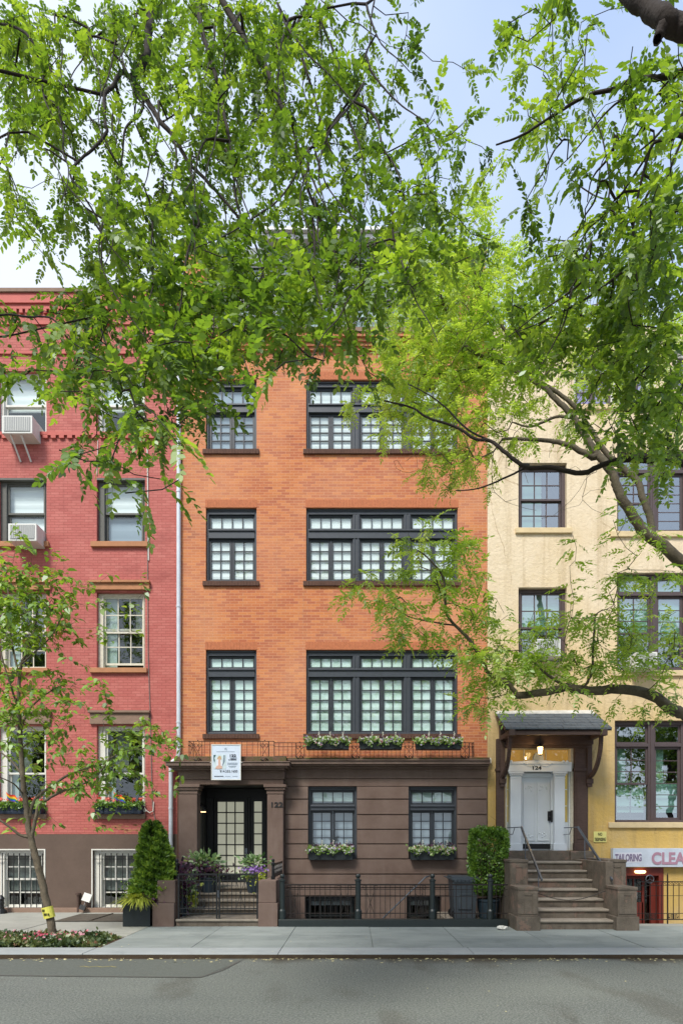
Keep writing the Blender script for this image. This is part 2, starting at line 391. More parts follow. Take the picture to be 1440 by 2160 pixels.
M_purpleleaf = foliage('purple_foliage', [(0, (.03,.012,.03,1)), (.6, (.10,.035,.085,1)), (1, (.24,.10,.18,1))], .3)
M_paleleaf = foliage('variegated_leaf', [(0, (.06,.14,.04,1)), (.6, (.22,.36,.14,1)), (1, (.55,.66,.42,1))], .35)
M_boxleaf = foliage('flower_box_leaf', [(0, (.09,.19,.03,1)), (.7, (.26,.42,.07,1)), (1, (.60,.68,.35,1))], .35)
M_blwhite = foliage('white_blossom', [(0, (.55,.55,.5,1)), (1, (.85,.85,.8,1))], .3, tcol=1.0)
M_blpurple = foliage('violet_blossom', [(0, (.20,.10,.42,1)), (1, (.50,.38,.75,1))], .3)
M_blpink = foliage('pink_blossom', [(0, (.55,.16,.26,1)), (1, (.80,.45,.48,1))], .3)
M_blred = foliage('red_blossom', [(0, (.62,.06,.03,1)), (1, (.85,.16,.10,1))], .3)
M_blmagenta = foliage('magenta_blossom', [(0, (.50,.02,.10,1)), (1, (.75,.14,.22,1))], .3)
M_ground = foliage('pit_groundcover', [(0, (.03,.06,.018,1)), (.5, (.09,.13,.035,1)), (.85, (.22,.24,.09,1)), (1, (.38,.20,.14,1))], .3)

# ------------------------------------------------------------ ground, sidewalk, road
def road_mat():
    k = NM('asphalt', .85, 0, .3); x, y, z = k.xyz()
    n1 = k.noise(38, 3, rough=.9); n2 = k.noise(.8, 6, stretch=(.35, 1, 1)); n3 = k.noise(3.5, 5, stretch=(.25, 1, 1), rough=.7)
    col = k.mix(k.rng(n2, .35, .65, 0, 1), c(84,89,83), c(95,100,92))
    col = k.mix(k.rng(n3, .52, .75, 0, .2), col, c(118,120,112))
    col = k.mix(k.rng(n1, .42, .66, 0, .6), col, c(160,162,154))
    col = k.mix(k.rng(k.noise(48, 3, rough=.8), .54, .66, 0, .6), col, c(82,84,80))
    vo = k.n('ShaderNodeTexVoronoi'); vo.feature = 'DISTANCE_TO_EDGE'; vo.inputs['Scale'].default_value = .5
    wv = k.n('ShaderNodeMixRGB'); wv.inputs[0].default_value = .3; k.l(k.pos, wv.inputs[1]); w2 = k.n('ShaderNodeTexNoise'); w2.inputs['Scale'].default_value = 2.; w2.inputs['Detail'].default_value = 6; k.l(k.pos, w2.inputs['Vector']); k.l(w2.outputs['Color'], wv.inputs[2]); k.l(wv.outputs[0], vo.inputs['Vector'])
    col = k.mix(k.math('MULTIPLY', k.math('LESS_THAN', vo.outputs['Distance'], .006), k.rng(k.noise(.6, 3), .56, .62, 0, .35)), col, c(60,60,56))
    col = k.mix(k.rng(k.noise(5, 5, rough=.8), .60, .70, 0, .35), col, c(66,68,64))
    edge = k.math('ADD', k.rng(y, -5.85, -5.45, 0, 1), k.rng(k.noise(1.1, 5, stretch=(1, .4, 1)), .35, .65, -.75, .35), True)
    col = k.mix(k.math('MULTIPLY', edge, .85), col, c(66,58,44))
    k.col(col); k.bump(n1, .5, .01); return k.m
def slab_mat(name, c0, c1, per):
    k = NM(name, .8, 0, .3)
    wn = k.n('ShaderNodeTexWhiteNoise'); wn.noise_dimensions = '3D'
    x, y, z = k.xyz(); cb = k.n('ShaderNodeCombineXYZ')
    k.l(k.math('FLOOR', k.math('DIVIDE', k.math('ADD', x, 1.2), per)), cb.inputs[0]); k.l(k.math('GREATER_THAN', y, -3.68), cb.inputs[1]); k.l(cb.outputs[0], wn.inputs['Vector'])
    f = k.math('ADD', k.math('MULTIPLY', wn.outputs['Value'], .35), k.math('MULTIPLY', k.rng(k.noise(1.6, 6, stretch=(.4, 1.2, 1), rough=.65), .3, .7, 0, 1), .65))
    col = k.mix(f, c0, c1); col = k.mix(k.rng(k.noise(80, 2), .6, .7, 0, .25), col, scal(c0, .6))
    col = k.mix(k.rng(k.noise(5, 5, rough=.75), .62, .74, 0, .3), col, scal(c0, .7))
    gum = k.n('ShaderNodeTexVoronoi'); gum.inputs['Scale'].default_value = 3.2; k.l(k.pos, gum.inputs['Vector'])
    col = k.mix(k.math('MULTIPLY', k.math('LESS_THAN', gum.outputs['Distance'], .055), .45), col, scal(c0, .45))
    col = k.mix(k.rng(k.noise(.9, 6, rough=.75), .50, .66, 0, .40), col, scal(c0, .62))
    col = k.mix(k.rng(k.noise(2.5, 5, stretch=(.3, 2, 1), rough=.7), .58, .7, 0, .3), col, scal(c1, 1.25))
    k.col(col); k.bump(k.noise(30, 4), .3, .01); return k.m
M_road = road_mat()
M_slab = slab_mat('bluestone_slab', c(116,124,121), c(152,158,153), 1.52)
M_conc = slab_mat('pale_concrete', c(140,141,132), c(170,170,160), 2.4)
M_kerb = slab_mat('kerb_stone', c(140,146,146), c(166,170,168), 3.1)
M_kerbface = plain('stained_kerb_face', c(66,54,40), .9, .3, 5, .5)
g = MB(); g.quad((-400,-400,-1.35),(400,-400,-1.35),(400,400,-1.35),(-400,400,-1.35)).build('ground', M_soil, kind='structure')
r = MB(); r.quad((-60,-13,-.08),(60,-13,-.08),(60,-5.2,-.08),(-60,-5.2,-.08)); r.build('road', M_road, kind='structure')
# older asphalt patch with its tar seam
k_ = plain('asphalt_patch', c(92,96,89), .85, .2, 30, .4, 120)
p_ = MB(); p_.quad((-7.5,-6.55,-.076),(-2.1,-6.75,-.076),(-1.72,-5.5,-.076),(-7.5,-5.5,-.076)).build('road_patch', k_, kind='structure')
sm = MB(); seam = [Vector((-7.6,-6.52,-.073)), Vector((-5,-6.62,-.073)), Vector((-3.2,-6.70,-.073)), Vector((-2.1,-6.74,-.073)), Vector((-1.9,-6.3,-.073)), Vector((-1.76,-5.6,-.073))]
for a_, b_ in zip(seam[:-1], seam[1:]):
    d_ = (b_-a_).normalized(); s_ = Vector((-d_.y, d_.x, 0)) * .022; sm.quad(a_-s_, b_-s_, b_+s_, a_+s_)
sm.build('tar_seam', plain('tar', c(88,88,82), .7, .2, 20, .3), kind='structure')
sw = MB(); J = [-4.24 + 1.52*i for i in range(14)]
gp = .006
for xa, xb in zip(J[:-1], J[1:]):
    for ya, yb in ((-2.42,-3.68), (-3.68,-4.87)):
        dz = random.uniform(-.004, .004)
        sw.box(xa+gp, xb-gp, yb+gp, ya-gp, -1.3, dz)
sw.box(-4.24, J[-1], -4.86, -2.43, -1.3, -.02)
sw.build('sidewalk', M_slab, kind='structure')
cw = MB(); 
for xa, xb, ya, yb in ((-6.6,-4.25,-3.66,-1.76), (-9.2,-6.62,-3.66,-.01), (-12,-9.22,-3.66,-.01), (-6.6,-5.0,-.42,-.01),(-5.0,-4.93,-1.75,-.01)):
    cw.box(xa, xb, ya, yb, -1.3, random.uniform(-.003,.003))
cw.box(-30,-12.02,-3.66,-.01,-1.3,0)
cw.build('concrete_pavement', M_conc, kind='structure')
cd = MB(); cd.box(-6.58,-5.01,-1.74,-.43,-.3,.012); cd.box(-5.82,-5.79,-1.74,-.43,.012,.03); cd.box(-6.58,-5.01,-1.76,-1.7,.012,.022)
cd.build('cellar_hatch', plain('rusted_hatch_plate', c(84,78,68), .7, .3, 5, .4), label='dark metal cellar hatch set in the pavement by the red house', cat='hatch')
kb = MB()
for i in range(-8, 12): kb.box(i*3.1-1.2+.004, (i+1)*3.1-1.2-.004, -5.42, -4.88, -.3, random.uniform(-.003,.003))
kb.build('kerb', M_kerb, kind='structure', bevel=.012)
kf = MB(); kf.box(-30, 30, -5.428, -5.421, -.3, -.018); kf.build('kerb_face', M_kerbface, kind='structure')
pit = MB(); pit.box(-9.2,-4.26,-4.87,-3.67,-1.3,-.03); pit.box(-30,-9.22,-4.87,-3.67,-1.3,0); pit.build('pit_soil', M_soil, kind='structure')
rs = MB(); rs.box(16, 30, -4.87, -.01, -1.3, 0); rs.box(-60, 60, -17.5, -13, -1.3, .02)
rs.build('far_pavement', M_conc, kind='structure')
# paved strip right of the stoop, down in front of the cleaner's area
# areaway floor
af = MB(); af.box(-1.72, 3.1, -2.4, -.01, -1.34, -1.12); af.box(5.7, 16, -2.0, -.01, -1.34, -.9); af.box(5.76, 16, -2.41, -2.02, -1.3, -.004)
af.build('areaway_floor', M_conc, kind='structure')
# scattered litter in the gutter
lt = MB()
for i in range(420):
    x_ = random.uniform(-7, 7.5); y_ = -5.45 - abs(random.gauss(0, .12)); r_ = random.uniform(.008, .024); a_ = random.uniform(0, 3)
    if random.random() < .06: y_ = random.uniform(-8.5, -5.5); r_ *= .8
    p = [Vector((math.cos(a_+t)*r_*q, math.sin(a_+t)*r_, random.uniform(0,.012))) + Vector((x_, y_, -.075)) for t, q in ((0,1.6),(1.6,1),(3.1,1.6),(4.7,1))]
    lt.quad(*p)
for i in range(60):
    x_ = random.uniform(-4, 7.5); y_ = random.uniform(-5.4, -2.6); r_ = random.uniform(.006, .013); a_ = random.uniform(0, 3)
    lt.quad(*[Vector((math.cos(a_+t)*r_*q, math.sin(a_+t)*r_, .007+.004*q)) + Vector((x_, y_, 0)) for t, q in ((0,1.6),(1.6,1),(3.1,1.6),(4.7,1))])
lt.build('gutter_litter', plain('dry_petals', c(196,186,140), .8, .3, 3, 0), label='dry petals and leaf litter along the gutter', cat='leaf litter', kind='stuff')
ch = MB(); pts = [Vector((-4.05+.05*t, -6.06+.03*math.sin(t*1.6), -.072)) for t in range(12)]
for a_, b_ in zip(pts[:-1], pts[1:]): ch.quad(a_+Vector((0,-.01,0)), b_+Vector((0,-.01,0)), b_+Vector((0,.01,0)), a_+Vector((0,.01,0)))
ch.build('survey_mark', plain('yellow_spray_paint', c(170,158,90), .8, .2, 40, 0), kind='structure')

# ------------------------------------------------------------ wall builder
def wall(mb, x0, x1, z0, z1, y, holes, depth=.28):
    xs = sorted({x0, x1, *[h[0] for h in holes], *[h[1] for h in holes]}); zs = sorted({z0, z1, *[h[2] for h in holes], *[h[3] for h in holes]})
    xs = [q for q in xs if x0 <= q <= x1]; zs = [q for q in zs if z0 <= q <= z1]
    for xa, xb in zip(xs[:-1], xs[1:]):
        for za, zb in zip(zs[:-1], zs[1:]):
            mx_, mz_ = (xa+xb)/2, (za+zb)/2
            if any(h[0] < mx_ < h[1] and h[2] < mz_ < h[3] for h in holes): continue
            mb.quad((xa,y,za),(xb,y,za),(xb,y,zb),(xa,y,zb))
    for xa, xb, za, zb in [h[:4] for h in holes]:
        za_, zb_ = max(za, z0), min(zb, z1)
        if za_ >= zb_: continue
        mb.quad((xa,y,za_),(xa,y,zb_),(xa,y+depth,zb_),(xa,y+depth,za_)); mb.quad((xb,y,za_),(xb,y+depth,za_),(xb,y+depth,zb_),(xb,y,zb_))
        if zb <= z1: mb.quad((xa,y,zb),(xb,y,zb),(xb,y+depth,zb),(xa,y+depth,zb))
        if za >= z0: mb.quad((xa,y,za),(xa,y+depth,za),(xb,y+depth,za),(xb,y,za))
def shell(mb, x0, x1, z0, z1, y0=0, y1=12):
    mb.quad((x0,y0,z0),(x0,y0,z1),(x0,y1,z1),(x0,y1,z0)); mb.quad((x1,y0,z0),(x1,y1,z0),(x1,y1,z1),(x1,y0,z1))
    mb.quad((x0,y1,z0),(x0,y1,z1),(x1,y1,z1),(x1,y1,z0)); mb.quad((x0,y0+.3,z1-.4),(x1,y0+.3,z1-.4),(x1,y1,z1-.4),(x0,y1,z1-.4))
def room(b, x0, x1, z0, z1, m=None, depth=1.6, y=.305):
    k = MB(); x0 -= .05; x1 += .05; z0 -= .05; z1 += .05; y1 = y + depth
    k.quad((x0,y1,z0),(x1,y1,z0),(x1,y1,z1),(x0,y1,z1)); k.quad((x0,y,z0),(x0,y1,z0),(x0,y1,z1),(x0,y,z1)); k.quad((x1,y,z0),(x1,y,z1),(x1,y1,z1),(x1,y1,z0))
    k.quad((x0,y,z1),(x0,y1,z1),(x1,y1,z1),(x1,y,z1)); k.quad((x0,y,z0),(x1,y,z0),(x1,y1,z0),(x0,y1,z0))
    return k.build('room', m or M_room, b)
def grid(mb, x0, x1, z0, z1, y, t, fw, nc, nr, mw=.022):
    mb.box(x0, x0+fw, y, y+t, z0, z1); mb.box(x1-fw, x1, y, y+t, z0, z1)
    mb.box(x0+fw, x1-fw, y, y+t, z0, z0+fw); mb.box(x0+fw, x1-fw, y, y+t, z1-fw, z1)
    xa, xb, za, zb = x0+fw, x1-fw, z0+fw, z1-fw
    for i in range(1, nc):
        q = xa + (xb-xa)*i/nc; mb.box(q-mw/2, q+mw/2, y+.008, y+t-.008, za, zb)
    for i in range(1, nr):
        q = za + (zb-za)*i/nr; mb.box(xa, xb, y+.010, y+t-.010, q-mw/2, q+mw/2)
def casement(b, x0, x1, z0, z1, units, rows, blindm=M_blind_mint, sill=True, trans=True, cols=2, fm=None, sm=None, y=.07, zt0=None, zt1=None, tcols=4, pane=None, head=.10):
    fm = fm or M_slate; sm = sm or M_slate2; pane = pane or M_pane
    W_ = MB(); W_.box(x0, x0+.055, y, y+.16, z0, z1); W_.box(x1-.055, x1, y, y+.16, z0, z1)
    W_.box(x0+.055, x1-.055, y, y+.16, z1-head, z1); W_.box(x0+.055, x1-.055, y-.02, y+.16, z0, z0+.05)
    W_.box(x0+.055, x1-.055, y-.025, y, z1-.045, z1-.003)
    if trans: W_.box(x0+.055, x1-.055, y-.015, y+.16, zt0, zt1); W_.box(x0+.055, x1-.055, y-.045, y-.015, zt1-.05, zt1-.01)
    n = units; mw = .17; uw = ((x1-x0) - .11 - mw*(n-1)) / n; us = []
    for i in range(n):
        xa = x0 + .055 + i*(uw+mw); us.append((xa, xa+uw))
        if i: 
            segs = ((z0+.05, zt0), (zt1, z1-head)) if trans else ((z0+.05, z1-head),)
            for sa, sb in segs: W_.box(xa-mw, xa, y+.004, y+.156, sa, sb); W_.box(xa-mw+.03, xa-mw+.055, y-.02, y+.004, sa, sb); W_.box(xa-.055, xa-.03, y-.02, y+.004, sa, sb)
    w_ = W_.build('window', fm, b, bevel=.006)
    for xa, xb in us:
        if trans:
            q = MB(); grid(q, xa, xb, zt1, z1-head, y+.05, .045, .05, tcols, 1); q.build('transom_sash', sm, w_)
        top = zt0 if trans else z1-head
        xm = (xa+xb)/2; lw = xm - xa
        for u0, u1 in ((xa, xm-.004), (xm+.004, xb)):
            q = MB(); grid(q, u0, u1, z0+.05, top, y+.05, .045, .058, cols, rows); q.build('casement_sash', sm, w_)
        q = MB().quad((xa, y+.075, z0+.05), (xb, y+.075, z0+.05), (xb, y+.075, z1-head), (xa, y+.075, z1-head)); q.build('pane', pane, w_)
        if blindm: q = MB().box(xa, xb, y+.10, y+.11, z0+.05, z1-head); q.build('shade', blindm, w_)
    if sill:
        s_ = MB(); n_ = int((x1-x0+.14)/.072)
        for i in range(n_):
            xa = x0-.07+i*(x1-x0+.14)/n_; s_.box(xa+.004, xa+(x1-x0+.14)/n_-.004, -.055, .07, z0-.115, z0-.004+random.uniform(-.003,.003))
        s_.box(x0-.07, x1+.07, -.045, .07, z0-.11, z0-.01); s_.build('sill', M_brickdark, w_)
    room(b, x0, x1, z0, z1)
    return w_
def soldier(b, x0, x1, z):
    s_ = MB(); n_ = int((x1-x0)/.07)
    for i in range(n_):
        xa = x0+i*(x1-x0)/n_; s_.box(xa+.004, xa+(x1-x0)/n_-.004, -.006-random.random()*.003, .02, z+.004, z+.2)
    s_.build('lintel_course', M_soldier, b)
def doublehung(b, x0, x1, z0, z1, nc, nr, fm, y=.10, fw=.07, upper=.5, blinds=None, pane=None, casing=.05, open_=0, sm=None, mw=.024, side=0.0, roomm=None):
    pane = pane or M_paneC; sm = sm or fm
    W_ = MB(); W_.box(x0, x0+fw+side, y, y+.14, z0, z1); W_.box(x1-fw, x1, y, y+.14, z0, z1); W_.box(x0+fw+side, x1-fw, y, y+.14, z1-fw, z1); W_.box(x0+fw+side, x1-fw, y-.02, y+.14, z0, z0+.035)
    W_.box(x0+fw+side-.02, x0+fw+side, y-.02, y, z0+.035, z1-fw); W_.box(x1-fw, x1-fw+.02, y-.02, y, z0+.035, z1-fw)
    w_ = W_.build('window', fm, b, bevel=.005)
    xa, xb = x0+fw+side, x1-fw; za, zb = z0+.035, z1-fw; zm = za + (zb-za)*(1-upper)
    q = MB(); grid(q, xa, xb, zm-.02, zb, y+.03, .04, .045, nc, nr, mw); q.build('upper_sash', sm, w_)
    q = MB(); grid(q, xa+.004, xb-.004, za+open_, zm+.02+open_, y+.075, .04, .05, nc, nr, mw); q.build('lower_sash', sm, w_)
    MB().quad((xa,y+.05,zm),(xb,y+.05,zm),(xb,y+.05,zb),(xa,y+.05,zb)).build('pane', pane, w_)
    MB().quad((xa,y+.095,za+open_),(xb,y+.095,za+open_),(xb,y+.095,zm+open_),(xa,y+.095,zm+open_)).build('pane', pane, w_)
    for bl in (blinds or []):     # (fx0,fx1,fz0,fz1,mat)
        MB().box(xa+(xb-xa)*bl[0], xa+(xb-xa)*bl[1], y+.16, y+.175, za+(zb-za)*bl[2], za+(zb-za)*bl[3]).build('shade', bl[-1], w_)
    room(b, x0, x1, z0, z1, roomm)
    return w_
def slab_sill(w_, x0, x1, z, h, m, proj=.07, name='sill'):
    MB().box(x0, x1, -proj, .10, z-h, z).build(name, m, w_, bevel=.008)

# ============================================================ ORANGE BRICK TOWNHOUSE (middle)
XL, XR = FX(381), FX(1027.5)
ob = thing('brick_townhouse', (0, 0, 0), 'orange brick townhouse over a brownstone ground floor, between the red and yellow houses', 'house')
ztop = FZ(742)
rows_ = [  # top, bottom, transom bar bottom/top px, casement rows
    (1371, 1549, 1427, 1409, 5, M_blind_mint), (1071, 1227, 1133, 1114, 4, M_blind_white), (801, 949, 866, 848, 4, M_blind_white)]
holes = []
for t, b_, tb, tt, nr, bm_ in rows_:
    holes += [(FX(434), FX(541), FZ(b_), FZ(t)), (FX(645.5), FX(965), FZ(b_), FZ(t))]
gw = [(FX(650), FX(752.5)), (FX(861), FX(963))]
zc0 = FZ(1622)      # underside of the cornice
wm = MB(); wall(wm, XL, XR, FZ(1606), ztop, 0, holes)
shell(wm, XL, XR, -1.2, ztop); wm.build('wall', M_orange, ob)
for k, (t, b_, tb, tt, nr, bm_) in enumerate(rows_):
    b1 = M_blind_grey if k == 2 else (M_blind_white if k == 1 else M_blind_mint)
    casement(ob, FX(434), FX(541), FZ(b_), FZ(t), 1, nr, b1, zt0=FZ(tb), zt1=FZ(tt), head=.13)
    casement(ob, FX(645.5), FX(965), FZ(b_), FZ(t), 3, nr, bm_, zt0=FZ(tb), zt1=FZ(tt), head=.13)
    soldier(ob, FX(434)-.02, FX(541)+.02, FZ(t)); soldier(ob, FX(645.5)-.02, FX(965)+.02, FZ(t))
# ground floor: rusticated brownstone
gz0, gz1 = FZ(1812.5), FZ(1659.5)
bs = [(FX(644), FX(749), -1.0, FZ(1891)), (FX(857), FX(930), -1.0, FZ(1891))]
XG0 = FX(600)
gholes = [(a_, b_, gz0, gz1) for a_, b_ in gw] + bs
gb = MB(); wall(gb, XG0-.4, XR-.004, -1.25, FZ(1620), -.03, gholes, .31); gb.build('ground_floor_wall', M_brownstone, ob)
ru = MB()
lv = [1659.5, 1687, 1719.5, 1750.5, 1781, 1812.5, 1844.5, 1873]
for a_, b_ in zip(lv[:-1], lv[1:]):
    z1_, z0_ = FZ(a_)-.014, FZ(b_)+.014
    segs = [(XG0+.02, gw[0][0]), (gw[0][1], gw[1][0]), (gw[1][1], XR-.03)] if b_ < 1813 else [(XG0+.02, XR-.03)]
    for xa, xb in segs: ru.box(xa, xb, -.075, -.028, z0_, z1_)
ru.build('stone_course', M_brownstone, ob, bevel=.008)
pl = MB()
bsx = [XG0-.3, bs[0][0], bs[0][1], bs[1][0], bs[1][1], XR-.03]
pl.box(XG0-.3, XR-.03, -.065, -.028, FZ(1889), FZ(1873)-.014)
for xa, xb in ((bsx[0], bsx[1]), (bsx[2], bsx[3]), (bsx[4], bsx[5])): pl.box(xa, xb, -.05, -.028, -1.2, FZ(1889))
pl.build('base_course', M_brownstone, ob, bevel=.006)
for i, (xa, xb) in enumerate(gw):
    wv = casement(ob, xa, xb, gz0, gz1, 1, 5, None, sill=False, zt0=FZ(1710), zt1=FZ(1698), fm=M_slate, y=.05, head=.09, pane=M_pane)
    zz = FZ(1690); MB().box(xa+.05, xb-.05, .20, .21, zz, gz1-.08).build('shade', M_blind_mint, wv)
    MB().box(xa+.05, xb-.05, .26, .27, gz0+.1, zz).build('shade', M_blind_grey, wv)
for xa, xb, za, zb in bs:
    q = MB(); grid(q, xa+.05, xb-.05, za+.05, zb-.05, .15, .05, .07, 4, 3, .03); wq = q.build('basement_window', M_greeniron, ob)
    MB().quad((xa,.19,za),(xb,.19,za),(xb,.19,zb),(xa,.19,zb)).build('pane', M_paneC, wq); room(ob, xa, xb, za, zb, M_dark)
    MB().box(xa+.1, xb-.1, .3, .32, zb-.26, zb-.14).build('shade', M_blind_white, wq)
    gr = MB(); n_ = int((xb-xa)/.11)
    for j in range(n_+1): xx = xa+.02+(xb-xa-.04)*j/n_; gr.bar((xx,.03,za),(xx,.03,zb-.02), .014, .014)
    for zz in (zb-.08, zb-.5, zb-.85): gr.bar((xa,.03,zz),(xb,.03,zz), .02, .02)
    gr.build('window_grille', M_black, wq)
# cornice over the ground floor, architrave, ledge
co = MB(); Z1 = FZ(1604)
XC1 = XR - .004
co.box(-2.0, XC1, -.03-.02, .0, FZ(1659.5)+.004, FZ(1643)); co.box(-2.0, XC1, -.075, .0, FZ(1643)+.002, FZ(1622))
for i, (pr, za, zb) in enumerate(((.16, 0, .05), (.26, .05, .09), (.34, .09, .17), (.37, .17, .20))):
    co.box(-1.68, XC1, -pr, 0, 3.545+za+.001, 3.545+zb)
co.build('cornice', M_brownstone, ob, bevel=.006)
lg = MB(); lg.box(-1.6, XC1-.01, -.33, .0, 3.747, 3.80); lg.box(-4.3, -1.62, -.50, .0, 3.667, 3.80)
lg.build('ledge', M_brownledge, ob, bevel=.01)
# top cornice, corbelled brick, iron brackets
tb = MB()
for i, (pr, za, zb) in enumerate(((.06, 0, .07), (.10, .075, .15), (.14, .155, .23), (.20, .235, .32))): tb.box(XL, XR, -pr, .3, ztop+za, ztop+zb)
tb.build('brick_cornice', M_orange, ob)
tcap = MB(); tcap.box(XL, XR, -.23, .5, ztop+.325, ztop+.42); tcap.build('coping', M_taupe, ob)
for px in (430, 500, 578, 646, 738, 766, 850, 925, 985):
    q = MB(); x_ = FX(px); q.box(x_-.03, x_+.03, -.16, -.02, ztop-.02, ztop+.0-.005); q.box(x_-.025, x_+.025, -.06, -.001, ztop-.24, ztop-.02); q.bar((x_,-.03,ztop-.2),(x_,-.15,ztop-.03),.04,.03)
    q.build('bracket', M_black, ob)
# brick end piers and set-back top storey
e1 = MB().box(XL+.03, FX(428), .1, 1.6, ztop+.42, FZ(560)+.6).build('end_pier', M_orange, ob); e2 = MB().box(FX(985), XR-.03, .1, 1.6, ztop+.42, FZ(560)+.35).build('end_pier', M_orange, ob)
MB().box(XL-.02, FX(428)+.06, .04, 1.66, FZ(560)+.6, FZ(560)+.72).build('pier_cap', M_taupe, e1); MB().box(FX(985)-.06, XR, .04, 1.66, FZ(560)+.35, FZ(560)+.47).build('pier_cap', M_taupe, e2)
at_ = MB(); yA = 1.2; zA0, zA1 = ztop+.3, PZ(522, 16.2)
xa0, xa1 = PX(430, 16.2), PX(985, 16.2)
aw = [(PX(p0, 16.2), PX(p1, 16.2), PZ(725, 16.2), PZ(635, 16.2)) for p0, p1 in ((470, 560), (600, 700), (745, 860), (890, 960))]
aw2 = [(PX(p0, 16.2), PX(p1, 16.2), PZ(608, 16.2), PZ(556, 16.2)) for p0, p1 in ((470, 700), (745, 960))]
wall(at_, xa0, xa1, zA0, zA1, yA, aw+aw2, .15); shell(at_, xa0, xa1, zA0, zA1, yA, 12); at_.build('attic_wall', plain('attic_cladding', c(128,138,138), .6, .12, 4, .1), ob)
for x0, x1, z0, z1 in aw+aw2:
    q = MB(); grid(q, x0, x1, z0, z1, yA+.03, .08, .07, 4, 3, .03); wq = q.build('window', M_slate, ob)
    MB().quad((x0,yA+.07,z0),(x1,yA+.07,z0),(x1,yA+.07,z1),(x0,yA+.07,z1)).build('pane', M_pane, wq); MB().box(x0,x1,yA+.13,yA+.14,z0,z1).build('shade', M_blind_mint, wq)
fa = MB(); fa.box(xa0+1.6, xa1-1.2, .95, 3, zA1+.002, zA1+.12); fa.box(xa0+1.6, xa1-1.2, .85, 3, zA1+.14, zA1+.22); fa.build('eave', plain('white_eave_metal', c(226,228,228), .5, .05, 4, 0), ob)
rl = MB(); zr = ztop+.42
for i in range(60):
    x_ = FX(432)+(FX(982)-FX(432))*i/59; rl.bar((x_,-.12,zr),(x_,-.12,zr+.75),.014,.014)
for zz in (.08, .66, .75): rl.bar((FX(432),-.12,zr+zz),(FX(982),-.12,zr+zz),.035,.03)
rl.build('terrace_railing', M_black, ob)

# ---- portico
yP = -.35; dP = 15+yP
xp = [PX(376.6,dP), PX(415.6,dP), PX(563.5,dP), PX(597,dP)]
zcap0, zcap1 = PZ(1675,dP), PZ(1655.5,dP)
PFZ = .70           # porch floor
for (xa, xb) in ((xp[0],xp[1]), (xp[2],xp[3])):
    q = MB(); q.box(xa, xb, yP, -.035, PFZ-.3, zcap0)
    pr_ = q.build('porch_pier', M_brownstone, ob, bevel=.01)
    q = MB(); q.box(xa-.015, xb+.015, yP-.015, -.03, zcap0, zcap0+.09); q.box(xa-.05, xb+.05, yP-.05, -.03, zcap0+.094, zcap0+.15); q.box(xa-.08, xb+.08, yP-.08, -.03, zcap0+.154, zcap1)
    q.build('capital', M_brownstone, pr_, bevel=.008)
en = MB(); en.box(xp[0]+.01, xp[3], yP+.01, -.08, zcap1+.002, PZ(1644,dP)); en.box(xp[0]-.01, xp[3]+.03, yP-.02, -.08, PZ(1644,dP)+.002, 3.47)
for pr, za, zb in ((.14,0,.05),(.22,.05,.09),(.27,.09,.17),(.29,.17,.195)): en.box(xp[0]-pr+.04, xp[3]+pr-.09, yP-pr, -.0, 3.47+za+.001, 3.47+zb)
en.build('entablature', M_brownstone, ob, bevel=.006)
# party side strip left of the portico
sd = MB(); sd.box(XL, xp[0]-.10, -.12, -.002, -1.2, 3.46); sd.build('side_strip', M_brickdark, ob)
# recess
xi0, xi1, yD = xp[1]-.08, xp[2]+.06, .95
rc = MB(); zc = PZ(1657, dP)+.02
rc.quad((xi0,-.04,PFZ),(xi0,yD,PFZ),(xi0,yD,zc),(xi0,-.04,zc)); rc.quad((xi1,-.04,PFZ),(xi1,-.04,zc),(xi1,yD,zc),(xi1,yD,PFZ)); rc.quad((xi0-.1,yP+.05,zc),(xi0-.1,yD,zc),(xi1+.1,yD,zc),(xi1+.1,yP+.05,zc))
rc.quad((xi0,yD+.1,PFZ),(xi1,yD+.1,PFZ),(xi1,yD+.1,zc),(xi0,yD+.1,zc))
for xx in (xi0+.005,):
    for j in range(3): rc.box(xx, xx+.03, .1+j*.28, .32+j*.28, PFZ+.3, zc-.5)
rc.build('porch_recess', M_porch, ob)
dD = 15+yD-.05
dx = [PX(v,dD) for v in (443, 531, 533, 563)]
dr = MB(); grid(dr, PX(451,dD), PX(522,dD), PFZ+.02, PZ(1684,dD), yD-.06, .06, .10, 3, 7, .03)
dr.box(PX(451,dD)+.1, PX(522,dD)-.1, yD-.05, yD-.01, PFZ+.1, PZ(1843,dD)); od = dr.build('front_door', M_porch, ob, bevel=.004)
MB().box(PX(458,dD), PX(515,dD), yD-.03, yD-.022, PZ(1845,dD), PZ(1691,dD)).build('door_pane', M_frost, od)
q = MB(); q.ball(PX(519,dD), yD-.10, PZ(1803,dD), .03); q.bar((PX(519,dD),yD-.1,PZ(1803,dD)),(PX(519,dD),yD-.05,PZ(1803,dD)),.02,.02); q.box(PX(517,dD),PX(521.5,dD),yD-.068,yD-.06,PZ(1808,dD),PZ(1790,dD)); q.build('door_knob', M_steel, od, smooth=False)
sf = MB(); grid(sf, PX(529,dD), PX(559,dD), PFZ+.02, PZ(1684,dD), yD-.06, .06, .085, 1, 7, .03); osl = sf.build('sidelight', M_porch, ob)
MB().box(PX(534,dD), PX(554,dD), yD-.03, yD-.022, PZ(1845,dD), PZ(1691,dD)).build('door_pane', M_frost, osl)
